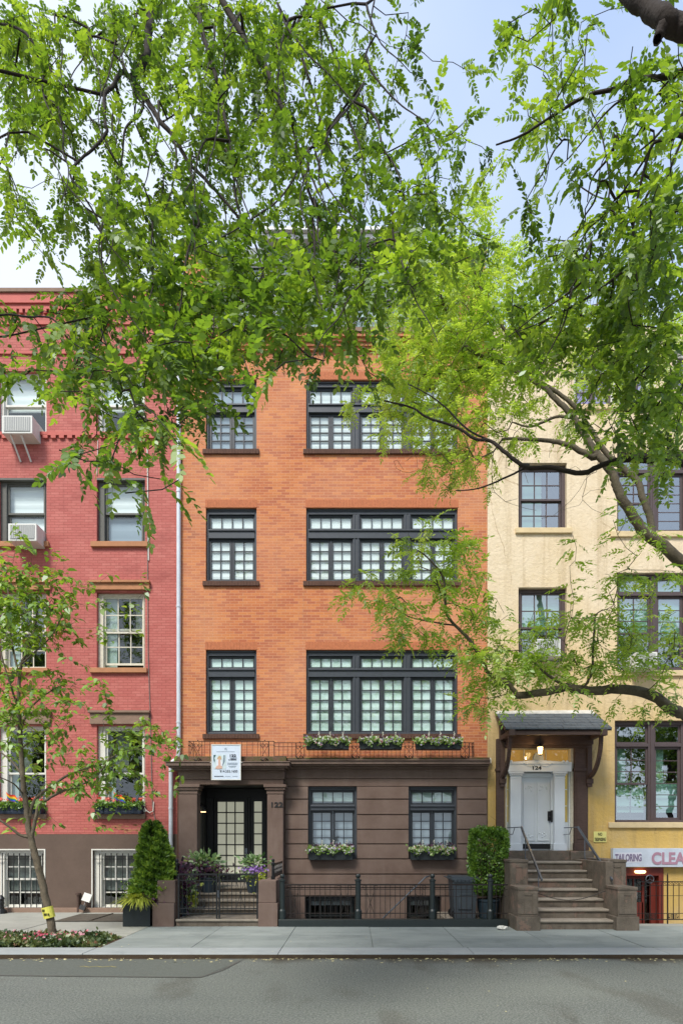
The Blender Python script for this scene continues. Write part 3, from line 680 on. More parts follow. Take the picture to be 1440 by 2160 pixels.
q = MB(); q.box(xi0, xi1, yD-.03, yD+.02, PZ(1684,dD), zc); q.box(xi0, PX(450,dD), yD-.09, yD+.0, PFZ, PZ(1684,dD)); q.box(PX(523,dD), PX(528,dD), yD-.09, yD, PFZ, PZ(1684,dD)); q.box(PX(560,dD), xi1, yD-.09, yD, PFZ, PZ(1684,dD)); q.build('door_frame', M_porch, ob, bevel=.006)
text('house_number', '122', PX(583,dP), yP-.008, PZ(1703,dP), .17, M_black, ob, .006, sx=1.25, bold=.004)
# wall lamp in the porch
q = MB(); lx = xi0+.06; q.box(lx-.06, lx, .05, .15, PZ(1712,15.1), PZ(1690,15.1)); q.prism([(lx,PZ(1694,15.1)),(lx+.14,PZ(1712,15.1)),(lx+.11,PZ(1712,15.1)),(lx,PZ(1700,15.1))], .05, .16); wl_ = q.build('porch_lamp', M_black, ob)
MB().box(lx+.005, lx+.11, .06, .15, PZ(1714,15.1), PZ(1712.5,15.1)).build('lamp_glass', emis('dim_lamp', (1,.6,.3,1), 1.2), wl_)

# ---- entrance steps + cheek piers of the orange house (thing)
st = thing('entrance_steps', (-3, -1.4, 0), 'low brownstone entrance steps between two square stone piers behind the iron gate', 'steps')
xs0, xs1 = PX(371,12.55), PX(545,12.55)
def tread(mb, x0, x1, yf, yb, z, nose=.03, th=.045): mb.box(x0, x1, yf-nose, yb, z-th, z)
for i, (z, yf, yb) in enumerate(((.15, -2.45, -1.72), (.30,-1.75,-1.42),(.45,-1.45,-1.12),(.58,-1.15,-.86),(PFZ,-.88,.95))):
    q = MB(); q.box(xs0, xs1, yf, yb+.02, -1.2 if i == 0 else z-.28, z-.045); o_ = q.build('step', M_stoop, st, bevel=.006)
    q = MB(); tread(q, xs0, xs1, yf, yb+.02, z); q.build('tread', M_stoop_tread, o_, bevel=.01)
q = MB(); q.box(PX(455,15.6), PX(530,15.6), .55, .93, PFZ+.001, PFZ+.035); q.build('door_mat', M_black, st)
for (xa, xb, oa, ob2) in ((PX(332,12.55), PX(369.5,12.55), -.09, -.01), (PX(545,12.55), PX(582.5,12.55), 0, .035)):
    q = MB(); q.box(xa+oa, xb+oa*0+ob2, -2.50, -2.0, -1.2, .485); q.box(xa, xb, -2.46, -2.02, .487, .952); q.box(xa+.03, xb-.03, -2.0, -.38, -1.2, .93)
    q.build('cheek_pier', M_brownstone, st, bevel=.012)
for sx, xq in ((-1, PX(351,12.2)), (1, PX(566,12.2))):
    q = MB(); y0, y1 = -2.1, -.45
    q.lathe(xq, y0, [(.045,.952),(.045,1.02),(.03,1.03),(.03,1.25),(.04,1.26),(.045,1.30),(.02,1.33)], 8); q.ball(xq, y0, 1.36, .035, 8)
    for zz in (1.0, 1.27): q.bar((xq,y0,zz),(xq,y1,zz),.02,.03)
    n_ = 12
    for j in range(n_+1):
        yy = y0+(y1-y0)*j/n_; q.bar((xq,yy,1.0),(xq,yy,1.27),.012,.012)
        if j < n_: q.bar((xq,yy,1.0),(xq,y0+(y1-y0)*(j+1)/n_,1.27),.01,.01); q.bar((xq,yy,1.27),(xq,y0+(y1-y0)*(j+1)/n_,1.0),.01,.01)
    q.build('side_railing', M_black, st)

# ---- gate
gx0, gx1, yG = PX(373,12.55)+.01, PX(543.5,12.55), -2.40
gt = thing('garden_gate', ((gx0+gx1)/2, yG, .15), 'black double-leaf iron gate closing the entrance steps between the stone piers', 'gate')
gm_ = (gx0+gx1)/2; z0g, z1g = .20, 1.09
def x_motif(q, x0, x1, y, z0, z1, t=.010):
    q.bar((x0,y,z0),(x1,y,z1),t,t); q.bar((x1,y,z0),(x0,y,z1),t,t)
def ring(q, x, y, z, r_, t=.005, n=12):
    q.tube([(x+r_*math.cos(2*math.pi*k/n), y, z+r_*math.sin(2*math.pi*k/n)) for k in range(n+1)], t, 4, False)
for xa, xb in ((gx0, gm_-.012), (gm_+.012, gx1)):
    q = MB()
    for xx in (xa+.015, xb-.015): q.bar((xx,yG,z0g-.06),(xx,yG,z1g),.032,.032)
    for zz, t in ((z0g+.06,.022),(z0g+.17,.018),(z1g-.14,.018),(z1g-.01,.035)): q.bar((xa,yG,zz),(xb,yG,zz),t*1.1,t)
    n_ = 9; xs_ = [xa+(xb-xa)*j/n_ for j in range(1, n_)]
    for j, xx in enumerate(xs_): q.bar((xx,yG,z0g+.06),(xx,yG,z1g-.02),.011,.011)
    x_motif(q, xs_[3], xs_[5] if len(xs_) > 5 else xb, yG-.012, z0g+.17, z1g-.14)
    for xx in (xs_[0], xs_[-1]): ring(q, xx, yG, z1g-.075, .045)
    lf = q.build('gate_leaf', M_black, gt)
    if xa > gm_-.1: MB().bar((xa+.0,yG-.03,z0g+.55),(xa+.0,yG-.03,z0g+.40),.02,.02).build('gate_latch', M_steel, lf)

# ---- front fence of the areaway
fx0, fx1 = PX(588,12.55), PX(1070,12.55); yF = -2.43
fn = thing('iron_fence', ((fx0+fx1)/2, yF, 0), 'black iron fence with ball-topped posts in front of the brownstone ground floor', 'fence')
q = MB(); q.box(fx0, fx1, yF-.09, yF+.09, -.1, .15); q.build('plinth', M_greeniron, fn, bevel=.008)
posts = [PX(v, 12.55) for v in (595, 755, 912, 1034)]
for xx in posts:
    q = MB(); q.lathe(xx, yF, [(.075,.15),(.075,.32),(.065,.34),(.055,.36),(.055,.93),(.07,.94),(.07,.97),(.035,.98),(.03,1.0)], 12); q.ball(xx, yF, 1.045, .052); q.build('post', M_greeniron, fn, smooth=False)
def fence_panel(xa, xb, y, z0, z1, mat, parent, motifs, name='panel', n_=None):
    q = MB(); zt, zm_, zb_ = z1, z1-.10, z0+.10
    q.bar((xa,y,zt),(xb,y,zt),.035,.03); q.bar((xa,y,zm_),(xb,y,zm_),.012,.012); q.bar((xa,y,zb_),(xb,y,zb_),.018,.018); q.bar((xa,y,(z0+z1)/2+.1),(xb,y,(z0+z1)/2+.1),.010,.010)
    n_ = n_ or max(4, int(round((xb-xa)/.105)))
    for j in range(1, n_):
        xx = xa+(xb-xa)*j/n_; q.bar((xx,y,z0),(xx,y,zt),.012,.012)
    for m_ in motifs:
        xc = xa+(xb-xa)*m_; hw = .075
        x_motif(q, xc-hw, xc+hw, y-.011, zb_, zm_-.06, .010); ring(q, xc-hw-.04, y-.006, z1-.055, .04, .004); ring(q, xc+hw+.04, y-.006, z1-.055, .04, .004)
        q.bar((xc-hw,y-.008,z0),(xc-hw,y-.008,zt),.013,.013); q.bar((xc+hw,y-.008,z0),(xc+hw,y-.008,zt),.013,.013)
    return q.build(name, mat, parent)
pp = [fx0] + posts + [fx1]
for i, (xa, xb) in enumerate(zip(posts[:-1], posts[1:])): fence_panel(xa+.05, xb-.05, yF, .17, .865, M_rust, fn, (.14, .84) if i < 2 else ())
fence_panel(posts[-1]+.05, fx1, yF, .17, .865, M_rust, fn, ())
# areaway stair down and bin platform
ps = thing('areaway_platform', (2.5, -1.1, 0), 'stone platform behind the fence with steps leading down to the basement', 'steps')
q = MB(); q.box(2.05, 3.12, -2.3, -.1, -1.12, .02); q.build('platform', M_stoop_tread, ps, bevel=.01)
for i in range(6):
    q = MB(); q.box(2.05-.26*(i+1), 2.05-.26*i-.002, -1.6, -.1, -1.12, .02-.17*(i+1)); q.build('step', M_stoop_tread, ps, bevel=.01)
q = MB(); q.tube([P(663+144*0+144,1938,13.2), P(897,1851,13.2), P(905,1848,13.35)], .017, 8); q.build('handrail', M_steel, ps)

# ---- balcony railing on the ledge
br = thing('balcony_railing', (-.5, -.4, 3.8), 'low dark iron balcony railing on the ledge above the brownstone ground floor', 'railing')
def balc(xa, xb, y, z0, z1, step, motif):
    q = MB()
    for zz, t in ((z0+.03,.014),(z1-.09,.009),(z1,.016)): q.bar((xa,y,zz),(xb,y,zz),t,t)
    n_ = int((xb-xa)/step)
    for j in range(n_+1): xx = xa+(xb-xa)*j/n_; q.bar((xx,y,z0),(xx,y,z1),.009,.009)
    for xc in motif:
        x_motif(q, xc-.09, xc+.09, y-.01, z0+.04, z1-.09, .008); ring(q, xc-.045, y-.008, z1-.10, .042, .005, 10); ring(q, xc+.045, y-.008, z1-.10, .042, .005, 10)
        q.bar((xc-.1,y-.005,z0),(xc-.1,y-.005,z1),.011,.011); q.bar((xc+.1,y-.005,z0),(xc+.1,y-.005,z1),.011,.011)
        q.tube([(xc-.09,y-.03,z0+.02),(xc-.02,y-.05,z0-.03),(xc+.03,y-.05,z0+.04),(xc+.09,y-.03,z0-.01)], .012, 5)
        q.ball(xc, y, z1+.02, .014, 6)
    return q.build('rail_panel', M_rust, br)
xb0, xb1, xb2 = PX(397,14.5), PX(577,14.5), PX(999,14.68)
balc(xb0, xb1, -.48, 3.70+.02, 4.165, .125, [PX(v,14.5) for v in (417, 558)])
balc(xb1, xb2, -.31, 3.80, 4.155, .105, [PX(v,14.68) for v in (632, 750, 862, 980)])
q = MB()
for zz in (3.74, 4.07, 4.165):
    q.bar((xb0,-.48,zz),(xb0,-.02,zz),.012,.012); q.bar((xb2,-.31,zz),(xb2,-.02,zz),.012,.012); q.bar((xb1,-.48,zz),(xb1,-.31,zz),.012,.012)
for yy in (-.48,-.36,-.24,-.12): q.bar((xb0,yy,3.72),(xb0,yy,4.165),.01,.01)
for yy in (-.31,-.2,-.1): q.bar((xb2,yy,3.8),(xb2,yy,4.16),.01,.01)
q.bar((xb0,-.48,3.73),(xb0,-.05,4.15),.008,.008); q.build('rail_return', M_rust, br)

# ============================================================ RED HOUSE (left)
rh = thing('red_brick_house', (-8, 0, 0), 'red painted brick house with a brown base and stone lintels', 'house')
RX0, RX1 = -13.2, XL-.002
zr = FZ(625)
RW = [(-3.5, 98), (204, 306)]      # px columns
cols = [(FX(a_), FX(b_)) for a_, b_ in RW] + [(FX(-212), FX(-108))]
RB, RC, RD, RE, RA = (FZ(1144), FZ(1008)), (FZ(1410), FZ(1249)), (FZ(1718), FZ(1531)), (FZ(1917), FZ(1794)), (FZ(913), FZ(782))
zb = FZ(1760)
holesU = [(a_, b_, z0, z1) for a_, b_ in cols for z0, z1 in (RB, RC, RD, RA)]
ecols = [(FX(-8), FX(95)), (FX(197), FX(300))]
holesE = [(a_, b_, *RE) for a_, b_ in ecols]
q = MB(); wall(q, RX0, RX1, zb, zr, 0, holesU); shell(q, RX0, RX1, 0, zr); q.build('wall', M_red, rh)
q = MB(); wall(q, RX0, RX1, -.3, zb-.004, -.035, holesE, .3); q.quad((RX0,-.035,zb-.004),(RX1,-.035,zb-.004),(RX1,0,zb-.004),(RX0,0,zb-.004)); q.build('base_wall', M_brownbase, rh)
q = MB(); q.box(RX0, RX1-.05, -.10, -.036, -.2, .115); q.build('base_ledge', M_taupe, rh, bevel=.01)
# corbel tables and parapet
q = MB()
q.box(RX0, RX1, -.05, -.002, FZ(920), FZ(913)); n_ = 44
for i in range(n_):
    xx = RX0+(RX1-RX0)*(i+.5)/n_; q.box(xx-.06, xx+.06, -.05, -.002, FZ(926), FZ(920)-.001)
q.box(RX0, RX1, -.04, -.002, FZ(748), FZ(742)); q.box(RX0, RX1, -.04, -.002, FZ(686), FZ(678)); q.box(RX0, RX1, -.10, -.002, FZ(645), FZ(625)); q.box(RX0, RX1, -.06, -.002, FZ(655), FZ(645)-.002)
for i in range(60):
    xx = RX0+(RX1-RX0)*(i+.5)/60; q.box(xx-.04, xx+.04, -.06, -.002, FZ(663), FZ(655)-.002)
q.build('corbel_band', M_redtrim, rh)
q = MB(); q.box(RX0, RX1, -.14, .4, zr, zr+.1); q.build('coping', M_taupe, rh, bevel=.01)
M_grime = plain('grey_translucent_curtain', c(112,118,112), .8, .2, 5, 0)
# row B - grey frames
for i, (xa, xb) in enumerate(cols):
    w_ = doublehung(rh, xa, xb, RB[0], RB[1], 1, 1, M_greyframe, fw=.09, side=.07, upper=.5, blinds=[(0,1,.0,.46,M_blind_white if i == 0 else M_blind_grey),(0,1,.5,1,M_blind_white)], pane=M_pane)
    slab_sill(w_, xa-.13, xb+.08, RB[0], .13, M_tan)
    MB().box(xa, xb, .0, .1, RB[1]-.05, RB[1]+.0-.003).build('head', M_greyframe, w_)
    w_ = doublehung(rh, xa, xb, RC[0], RC[1], 3, 2, M_cream, fw=.07, side=.06, upper=.5, open_=.09 if i == 1 else .0, blinds=[(0,.28,0,1,M_curtain),(.75,1,.55,1,M_grime)], pane=M_paneC)
    slab_sill(w_, xa-.15, xb+.06, RC[0], .12, M_tan)
    q = MB(); q.box(xa-.14, xb+.12, -.06, -.002, RC[1]+.04, RC[1]+.20); q.box(xa-.17, xb+.14, -.11, -.002, RC[1]+.202, RC[1]+.26); q.build('lintel', M_tan, w_, bevel=.008)
    w_ = doublehung(rh, xa, xb, RD[0], RD[1], 1, 1, M_white, fw=.07, side=.11, upper=.53, blinds=[(0,.2,0,1,M_curtain),(.0,.55,.5,1,M_grime)], pane=M_paneC)
    slab_sill(w_, xa-.10, xb+.02, RD[0], .12, M_taupe)
    q = MB(); q.box(xa-.15, xb+.11, -.06, -.002, RD[1]+.03, RD[1]+.30); q.box(xa-.18, xb+.14, -.11, -.002, RD[1]+.302, RD[1]+.36); q.build('lintel', M_taupe, w_, bevel=.008)
    w_ = doublehung(rh, xa, xb, RA[0], RA[1], 1, 1, M_white, fw=.06, side=.03, upper=.5, blinds=[(0,1,.45,1,M_blind_white)], pane=M_pane)
    slab_sill(w_, xa-.05, xb+.05, RA[0], .07, M_redtrim, .055)
for i, (xa, xb) in enumerate(ecols):
    w_ = doublehung(rh, xa, xb, RE[0], RE[1], 3, 2, M_white, fw=.09, side=.10, upper=.48, y=.05, blinds=[(0,1,.3,.95,M_grime)], pane=M_paneC, mw=.03)
    q = MB(); xq0 = xa+.17
    for j in range(8):
        xx = xq0+(xb-xq0-.05)*j/7; q.bar((xx,-.03,RE[0]-.02),(xx,-.03,RE[1]-.10),.016,.016); q.ball(xx,-.03,RE[1]-.09,.018,6)
    for zz in (RE[0]+.02, RE[1]-.22): q.bar((xa+.03,-.03,zz),(xb-.02,-.03,zz),.022,.014)
    q.build('window_bars', M_black, w_)
    q = MB(); q.box(xa-.04, xb+.03, -.075, -.036, RE[0]-.04, RE[0]+.01); q.box(xa-.03,xa+.0,-.05,-.036,RE[0],RE[1]+.03); q.box(xb,xb+.03,-.05,-.036,RE[0],RE[1]+.03); q.box(xa,xb,-.05,-.036,RE[1],RE[1]+.03); q.build('casing', M_white, w_)
# bare patch where the paint flaked off under the right sill
q = MB()
for i in range(46):
    xx = random.gauss(FX(243), .32); zz = RD[0]-.36+random.gauss(0,.045); w2 = random.uniform(.02,.07)
    q.quad((xx-w2,-.003,zz),(xx+w2*.8,-.003,zz-.012),(xx+w2,-.003,zz+.014),(xx-w2*.4,-.003,zz+.024))
q.build('flaked_paint', M_tan, rh)
# pipes, cables
q = MB(); q.tube([(FX(168),-.08,.0),(FX(168),-.08,FZ(1888))], .035, 10); q.lathe(FX(168),-.08,[(.06,FZ(1888)),(.06,FZ(1884))],10); q.build('vent_pipe', M_timber, rh)
q = MB(); q.lathe(FX(17),-.3,[(.14,0),(.12,.08),(.07,.12),(.065,.33),(.08,.36),(.05,.42),(.02,.45)],12); q.tube([(FX(17),-.3,.28),(FX(10),-.38,.26)],.045,8); q.tube([(FX(17),-.3,.28),(FX(24),-.38,.26)],.045,8)
q.build('standpipe', M_black, None, label='small black standpipe at the foot of the red house', cat='standpipe')
q = MB(); M_box_ = q.box(-.10,.10,-.03,.03,-.1,.1); mo = q.build('floodlight', M_acw, None, label='small pale floodlight tilted beside the right basement window of the red house', cat='floodlight')
mo.location = (FX(189), -.14, FZ(1893)); mo.rotation_euler = (R(-15), R(18), 0)
q = MB(); q.box(-.07,.07,-.04,.04,-.32,-.20); q.bar((0,.0,-.25),(0,.05,0),.02,.02); hb = q.build('holder', M_black, mo)
q = MB(); q.tube([(FX(311),-.02,FZ(1050)),(FX(313),-.02,FZ(1380)),(FX(317),-.02,FZ(1500)),(FX(322),-.02,FZ(1700)),(FX(334),-.03,FZ(1760))], .008, 5); q.build('cable', M_grime, rh)
q = MB(); q.tube([(FX(311),-.02,FZ(935)),(FX(314),-.02,FZ(1183))], .014, 6); q.tube([(FX(207),-.015,FZ(930)),(FX(205),-.015,FZ(1003))],.008,5); q.build('cable', M_white, rh)
q = MB(); q.tube([(FX(325),-.03,FZ(1692)),(FX(324),-.04,FZ(1712)),(FX(317),-.06,FZ(1715)),(FX(311),-.06,FZ(1711)),(FX(307),-.06,FZ(1710))], .012, 6); ring(q, FX(307), -.06, FZ(1710)+.0, .035, .01); q.build('hook', M_white, rh)
# downspout
q = MB(); XD = FX(378.5); yd = -.07
q.tube([(XD,yd,FZ(660)),(XD,yd,FZ(1596)+.1),(XD-.02,yd-.02,FZ(1600)),(XD-.14,yd-.04,FZ(1609)),(XD-.18,yd-.04,FZ(1622)),(XD-.18,yd-.04,FZ(1795))], .052, 12)
for py in (690, 840, 1040, 1282, 1525, 1706): 
    xx = XD if py < 1600 else XD-.18; q.lathe(xx, yd if py < 1600 else yd-.04, [(.062,FZ(py)-.02),(.062,FZ(py)+.02)], 12)
q.build('downspout', M_galv, None, label='long pale grey downspout running down the joint between the red and orange brick houses', cat='downspout')
# ============================================================ YELLOW HOUSE (right)
yh = thing('yellow_stucco_house', (8, 0, 0), 'yellow stucco house with brown window frames and a white front door', 'house')
YX0, YX1, zy = XR+.002, 13.5, FZ(690)
yw1 = [(FX(1093), FX(1195), FZ(1115), FZ(976)), (FX(1093), FX(1195), FZ(1398), FZ(1239))]
yw2 = [(FX(1301), FX(1301)+2.55, FZ(1122), FZ(948)), (FX(1301), FX(1301)+2.55, FZ(1415), FZ(1208)), (FX(1296), FX(1296)+2.55, FZ(1735), FZ(1520))]
yw0 = [(FX(1210), FX(1385), FZ(855), FZ(742)), (FX(1425), FX(1560), FZ(855), FZ(742))]
dh = (FX(1065), FX(1211), FZ(1795), FZ(1573))
bh = (FX(1316), FX(1398), -.86, FZ(1831))
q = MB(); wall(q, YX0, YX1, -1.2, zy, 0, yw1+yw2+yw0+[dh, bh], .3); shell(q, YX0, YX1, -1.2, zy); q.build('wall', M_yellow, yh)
for n_, (xa, xb, za, zb_) in enumerate(yw1):
    w_ = doublehung(yh, xa, xb, za, zb_, 3, 2, M_purple, y=.12, fw=.085, upper=.5, pane=M_paneT, blinds=[(0,.55,.0,1,M_curtain)] if n_ == 0 else [(0,1,.42,1,M_blind_mint)])
    slab_sill(w_, xa-.08, xb+.12, za, .13, M_concsill, .06)
for n_, (xa, xb, za, zb_) in enumerate(yw2):
    W_ = MB(); y = .10; fw = .075; mw = .16; xm1 = xa+.075+.80; xm2 = xm1+mw+.66+.0
    W_.box(xa, xa+fw, y, y+.15, za, zb_); W_.box(xb-fw, xb, y, y+.15, za, zb_); W_.box(xa+fw, xb-fw, y, y+.15, zb_-.09, zb_); W_.box(xa+fw, xb-fw, y-.02, y+.15, za, za+.06)
    bays = [(xa+fw, xm1), (xm1+mw, xm2), (xm2+mw, xb-fw)]
    ztr = zb_ - (.60 if n_ == 2 else .50)
    for xx in (xm1, xm2): W_.box(xx, xx+mw, y-.01, y+.15, za+.06, zb_-.09); W_.box(xx+.055, xx+mw-.055, y-.03, y-.01, za+.06, zb_-.09)
    for u0, u1 in bays: W_.box(u0, u1, y-.02, y+.15, ztr-.04, ztr+.04)
    w_ = W_.build('window', M_purple, yh, bevel=.006)
    for j, (u0, u1) in enumerate(bays):
        q = MB(); grid(q, u0, u1, ztr+.04, zb_-.09, y+.04, .04, .045, 1, 1); q.build('transom_sash', M_purple, w_)
        if j == 1:
            q = MB(); grid(q, u0, u1, za+.06, ztr-.04, y+.04, .04, .06, 1, 6, .02); q.build('lower_sash', M_purple, w_)
        else:
            zm = (za+ztr)/2
            q = MB(); grid(q, u0, u1, zm-.02, ztr-.04, y+.03, .04, .045, 2, 3, .02); q.build('upper_sash', M_purple, w_)
            q = MB(); grid(q, u0, u1-.004, za+.06, zm+.02, y+.075, .04, .055, 2, 3, .02); q.build('lower_sash', M_purple, w_)
        MB().quad((u0,y+.055,za+.06),(u1,y+.055,za+.06),(u1,y+.055,zb_-.09),(u0,y+.055,zb_-.09)).build('pane', M_paneT, w_)
        if n_ == 2: MB().box(u0, u1, y+.13, y+.14, za+.25, za+.98).build('shade', M_blind_mint, w_); MB().box(u0+.1, u0+.30, y+.16, y+.17, za+.98, ztr).build('shade', M_curtain, w_)
        elif n_ == 1: MB().box(u0, u1, y+.13, y+.14, za+.9, zb_-.1).build('shade', M_blind_mint, w_)
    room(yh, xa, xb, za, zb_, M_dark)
    MB().box(xa-.17, xb+.1, -.06, .09, za-.14, za-.002).build('sill', M_concsill, w_, bevel=.01)
for xa, xb, za, zb_ in yw0:
    w_ = casement(yh, xa, xb, za, zb_, 2, 2, M_blind_lav, sill=False, zt0=za+.75, zt1=za+.85, fm=M_white, sm=M_purple, tcols=2, y=.05)
    MB().box(xa-.05, xb+.05, -.06, .05, za-.13, za-.002).build('sill', M_concsill, w_, bevel=.01)
# entrance surround
dd = 15.12; yd = .12; zt = 1.53
for xa, xb in ((PX(1047,14.9), PX(1064,14.9)), (PX(1211.5,14.9), PX(1240,14.9))):
    q = MB(); q.box(xa, xb, -.10, -.002, zt, FZ(1560)); q.box(xa-.02, xb+.02, -.13, -.101+.1, FZ(1628), FZ(1622)); q.box(xa-.015, xb+.015, -.12, -.0, zt, zt+.18)
    q.box(xa+.05, xb-.05, -.115, -.1, zt+.28, FZ(1640)) if xb-xa > .25 else None
    q.build('pilaster', M_timber, yh, bevel=.01)
fr = MB(); xl, xr = dh[0], dh[1]
fr.box(xr-.09, xr, .0, .2, zt, dh[3]); fr.box(xl, xl+.05, .0, .2, zt, dh[3]); fr.box(xl+.05, xr-.09, .0, .2, dh[3]-.07, dh[3]); fr.box(xl+.05, xr-.09, .02, .06, FZ(1580), dh[3]-.071)
fr.build('outer_frame', M_cream, yh, bevel=.006)
za_, zb_ = FZ(1606), FZ(1580)
q = MB(); 
for v in (1107, 1153): q.box(FX(v)-.012, FX(v)+.012, .08, .12, za_, zb_)
q.box(xl+.05, xr-.09, .08, .12, za_-.02, za_); fl = q.build('fanlight', M_cream, yh); MB().box(xl+.05, xr-.09, .20, .21, za_, zb_).build('fanlight_pane', M_amber, fl)
q = MB(); q.quad((xl+.05,.10,za_),(xr-.09,.10,za_),(xr-.09,.10,zb_),(xl+.05,.10,zb_)).build('pane', M_pane, fl)
# white door-case
q = MB(); zA, zB = PZ(1628,14.9), PZ(1612,14.9)
q.box(PX(1066,14.9), PX(1205,14.9), -.10, .2, zA, zB)
q.prism([(PX(1066,14.9), zB), (PX(1205,14.9), zB), (PX(1205,14.9), zB+.04), (PX(1150,14.9), zB+.085), (PX(1120,14.9), zB+.085), (PX(1066,14.9), zB+.04)], -.13, .19)
for v in (1072, 1080, 1190, 1198): q.ball(PX(v,14.8), -.12, zB+.055, .038, 8)
for i in range(14):
    t = i/13*2-1; q.ball(PX(1135+28*t,14.85), -.135, zB-.02+.035*math.cos(t*6), .018, 6)
o_ = q.build('door_hood', M_whitedoor, yh, bevel=.005)
q = MB(); cxx = PX(1135,14.9); q.prism([(cxx-.16,zB+.08)]+[(cxx+.13*math.cos(a_)*1.0, zB+.10+.20*math.sin(a_)) for a_ in [math.pi - math.pi*i/10 for i in range(11)]]+[(cxx+.16,zB+.08)], -.12, -.02); q.build('shell_crest', M_cream, o_, bevel=.01)
text('house_number', '124', PX(1131,14.9), -.138+.03, PZ(1624,14.9), .125, M_ink, yh, .006, sx=1.3, bold=.003)
for v0, v1 in ((1076, 1099), (1169, 1191)):
    xa, xb = PX(v0,14.95), PX(v1,14.95); q = MB(); q.box(xa, xb, -.05, .19, zt, zA-.10); q.box(xa-.03, xb+.03, -.075, .19, zt, zt+.17); q.box(xa-.02, xb+.02, -.07, .19, zA-.10, zA-.05); q.box(xa-.05, xb+.05, -.095, .19, zA-.048, zA-.002)
    q.box(xa-.006, xb+.006, -.06, .19, zA-.17, zA-.15)
    for i in range(5): q.ball(xa+(xb-xa)*(i+.5)/5, -.085, zA-.075, .018, 6)
    q.build('door_pilaster', M_whitedoor, yh, bevel=.006)
q = MB(); xa, xb = PX(1099.5,dd), PX(1169,dd); zD1 = zA-.02
q.box(xa-.05, xb+.02, .16, .20, zt+.001, zD1); q.box(xa, xa+.02, .12, .16, zt+.03, zD1); q.box(xb-.10, xb+.0, .10, .16, zt+.0, zD1); q.box(xa+.02, xb-.10, .10, .16, zD1-.10, zD1)
wd_ = (xb-.10)-(xa+.02); p0 = xa+.02
for k2 in range(2):
    u0 = p0+.03+k2*wd_/2; u1 = u0+wd_/2-.06
    q.box(u0, u1, .148, .162, zt+.24, zD1-.22)
    for s2 in (u0, u1-.02): q.box(s2, s2+.02, .138, .149, zt+.26, zD1-.24)
    q.box(u0, u1, .138, .149, zt+.24, zt+.26); q.box(u0, u1, .138, .149, zD1-.24, zD1-.22)
    for i in range(9): q.ball((u0+u1)/2+random.uniform(-.09,.09), .150, zD1-.30-.16*random.random()*(1 if i%2 else .5), .022, 6)
    for i in range(8): q.ball((u0+u1)/2+random.uniform(-.09,.09), .150, zt+.32+.13*random.random(), .020, 6)
wdoor = q.build('front_door', M_whitedoor, yh, bevel=.003)
MB().box(PX(1092,dd)+.02, PX(1161,dd), .125, .147, zt+.04, zt+.165).build('kick_plate', M_ink, wdoor)
q = MB(); q.box(PX(1155,dd), PX(1160,dd), .10, .147, PZ(1732,dd), PZ(1712,dd)); q.box(PX(1160,dd), PX(1164.5,dd), .08, .10, PZ(1735,dd), PZ(1710,dd)); q.ball(PX(1157,dd), .07, PZ(1724,dd), .03, 8); q.build('door_lock', M_ink, wdoor)
q = MB(); q.box(PX(1167,dd), PX(1171,dd), .07, .098, PZ(1692,dd), PZ(1667,dd)); q.box(PX(1166.5,dd), PX(1170,dd), .07, .098, PZ(1716,dd), PZ(1704,dd)); q.build('doorbell_panel', M_acg, wdoor)
for v0, v1 in ((1065.5, 1073), (1188, 1199)):
    xa, xb = FX(v0), FX(v1)+.03; q = MB(); q.box(xa, xb, .10, .17, zt, FZ(1735)); 
    for py in (1665, 1700): q.box(xa, xb, .12, .15, FZ(py)-.01, FZ(py)+.01)
    if v0 > 1100: q.box(xb-.01, dh[1]-.09, .05, .17, zt, FZ(1610))
    sl_ = q.build('sidelight', M_whitedoor, yh); MB().box(xa, xb, .18, .19, FZ(1734), FZ(1632)).build('sidelight_pane', M_olive, sl_)
q = MB(); q.quad((xl-.1,.31,zt-.1),(xr+.1,.31,zt-.1),(xr+.1,.31,dh[3]+.1),(xl-.1,.31,dh[3]+.1)); q.build('hall_wall', M_whitedoor, yh)
# canopy over the door
cn = MB(); zb1, zf1 = 4.95, 4.38; xa0_, xa1_ = 3.50, 5.97; yf = -1.0
def slope(y): return zb1 + (zf1-zb1)*(-y)/1.0
nrow = 6
for r_ in range(nrow):
    y1_ = -r_/nrow; y0_ = -(r_+1)/nrow - .02; xx = xa0_; off_ = (r_ % 2)*.13
    xx = xa0_ - off_*0
    first = True
    while xx < xa1_ - .02:
        ww = (.30 if not first else .30-off_) + random.uniform(-.05,.05); x2 = min(xx+ww, xa1_); first = False
        dz = .012 + .008*random.random()
        cn.quad((xx+.004,y0_,slope(y0_)+dz+.012),(x2-.002,y0_,slope(y0_)+dz+.012),(x2-.002,y1_,slope(y1_)+dz),(xx+.004,y1_,slope(y1_)+dz))
        cn.quad((xx+.004,y0_,slope(y0_)-.01),(x2-.002,y0_,slope(y0_)-.01),(x2-.002,y0_,slope(y0_)+dz+.012),(xx+.004,y0_,slope(y0_)+dz+.012))
        xx = x2
cn.build('canopy_slates', M_slateroof, yh)
q = MB(); q.quad((xa0_,yf,slope(yf)),(xa1_,yf,slope(yf)),(xa1_,0,zb1),(xa0_,0,zb1)); q.quad((xa0_,yf,slope(yf)-.05),(xa0_,0,zb1-.07),(xa1_,0,zb1-.07),(xa1_,yf,slope(yf)-.05))
q.quad((xa0_,yf,slope(yf)-.05),(xa0_,yf,slope(yf)),(xa0_,0,zb1),(xa0_,0,zb1-.07)); q.quad((xa1_,yf,slope(yf)-.05),(xa1_,0,zb1-.07),(xa1_,0,zb1),(xa1_,yf,slope(yf)))
q.box(xa0_+.10, xa1_-.10, yf+.02, yf+.09, 4.24, 4.34); q.build('canopy_deck', M_timber, yh)
